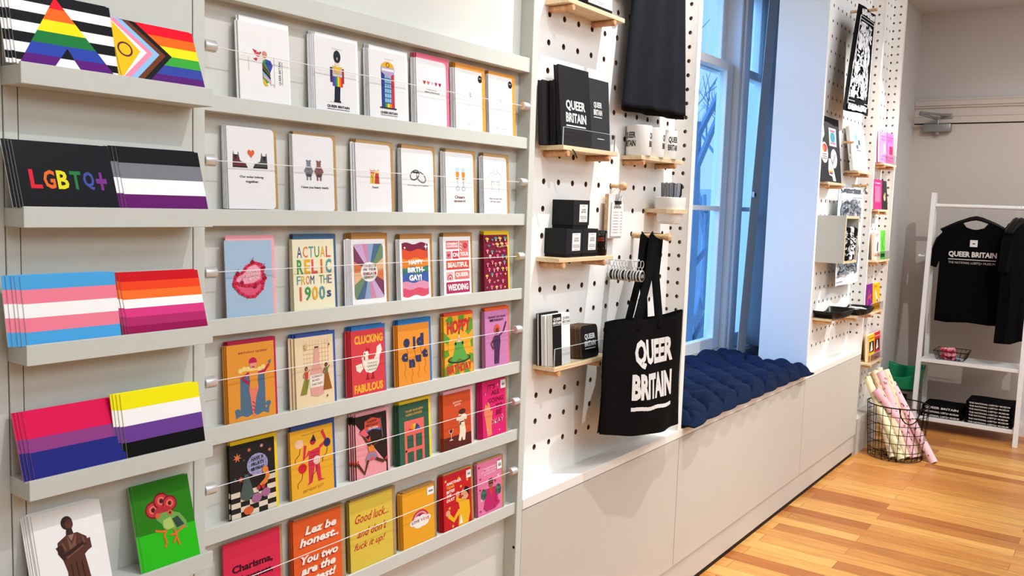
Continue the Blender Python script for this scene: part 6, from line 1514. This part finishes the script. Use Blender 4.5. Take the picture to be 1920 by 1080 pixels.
rollpaper('pink roll with dark specks crossing in front of the others', (1641, 731), (1736, 856), 5.13, '#EAB8BE', '#5A4048', 'dot', r=.0235)
rollpaper('long pink roll at the right with its foot outside the basket', (1672, 718), (1751, 868), 5.24, '#EFC4C8', '#8A5A66', 'dot', zb=.003, r=.022)

# ------------------------------------------------------------------ green stool in the corner
GREEN = mat('#0F8A5A', .35, .04, 20, coat=.2)
gs = thing('stool', 'green plastic bucket stool on a dark pedestal in the corner by the door', 'stool', (6.02, 1.20, 0))
gz0, gz1 = atX(1690, 727, 5.95).z, atX(1652, 684, 5.95).z
def tub(u, v):
    a = 2*pi*u; rx = .115+.02*v; ry = .115+.02*v
    c, s_ = math.cos(a), math.sin(a)
    x = rx*math.copysign(abs(c)**.6, c); y = ry*math.copysign(abs(s_)**.6, s_)
    top = gz0+(gz1-gz0)*(.72+.28*abs(s_)**1.5+.30*max(0, c))-.02*(1-abs(s_))
    return (x, y, gz0+(top-gz0)*v)
mb = MB(); mb.grid(tub, 40, 8, GREEN); mb.add([tub(k/40, 0) for k in range(40)], [tuple(range(40))], GREEN); o = mb.build('bucket_seat', gs); solid(o, .006)
mb = MB(); mb.lathe([(0, gz0-.032), (.10, gz0-.032), (.118, gz0-.028), (.118, gz0-.014), (.10, gz0-.004), (0, gz0-.004)], mat('#6A625A', .6), (0, 0, 0), 32, 'z', False); mb.build('plate', gs)
mb = MB(); mb.lathe([(.11, 0), (.11, .015), (.05, .03), (.045, gz0-.03)], mat('#15130F', .5), (0, 0, 0), 28); mb.build('pedestal', gs)
# ------------------------------------------------------------------ outside the window: bare trees, a pale terrace of houses, the street
def branch_tree(label, x, y, h, seed, c):
    t = thing('bare_tree', label, 'tree', (x, y, -3.0)); q = random.Random(seed); mb = MB(); M_ = mat(c, .9, .15, 8)  # bluish bark colour has the glass reflection haze painted in
    def grow(p, d, L, r, n):
        e = p+d*L; m_ = p+d*L*.5+Vector((q.uniform(-1, 1), q.uniform(-1, 1), 0))*L*.06
        mb.tube([p, m_, e], [r, r*.8, r*.6], M_, 5, cap=False)
        if n == 0: return
        for k in range(3 if n > 1 else 4):
            dd = (d+Vector((q.uniform(-1, 1), q.uniform(-1, 1), q.uniform(-.35, .8)))*.75).normalized()
            grow(p+d*L*q.uniform(.55, 1.0), dd, L*q.uniform(.55, .8), r*.55, n-1)
    grow(Vector((0, 0, 0)), Vector((0, 0, 1)), h*.36, .14, 5)
    mb.build('branches', t)
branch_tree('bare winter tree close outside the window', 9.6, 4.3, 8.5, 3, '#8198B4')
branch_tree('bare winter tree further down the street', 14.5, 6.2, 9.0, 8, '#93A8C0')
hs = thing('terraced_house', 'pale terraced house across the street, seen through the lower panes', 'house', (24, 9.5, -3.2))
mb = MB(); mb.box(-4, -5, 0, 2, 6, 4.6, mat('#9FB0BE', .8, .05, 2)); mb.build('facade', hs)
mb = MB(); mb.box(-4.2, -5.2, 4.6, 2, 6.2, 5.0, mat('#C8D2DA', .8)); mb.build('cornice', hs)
for j in range(2):
    for i in range(5): mb = MB(); mb.box(-4.05, -4.4+2.1*i, .8+2.0*j, -3.96, -3.3+2.1*i, 2.2+2.0*j, mat('#3A4A5C', .2)); mb.build('window_pane', hs)
mb = MB(); mb.box(-4.06, -5, 0.0, -3.9, 6, .55, mat('#8A5A6A', .8)); mb.build('shopfront', hs)
mb = MB(); mb.box(6.6, 1.95, -3.4, 40, 30, -3.2, mat('#7E8894', .9, .06, 2)); struct(mb, 'ground')
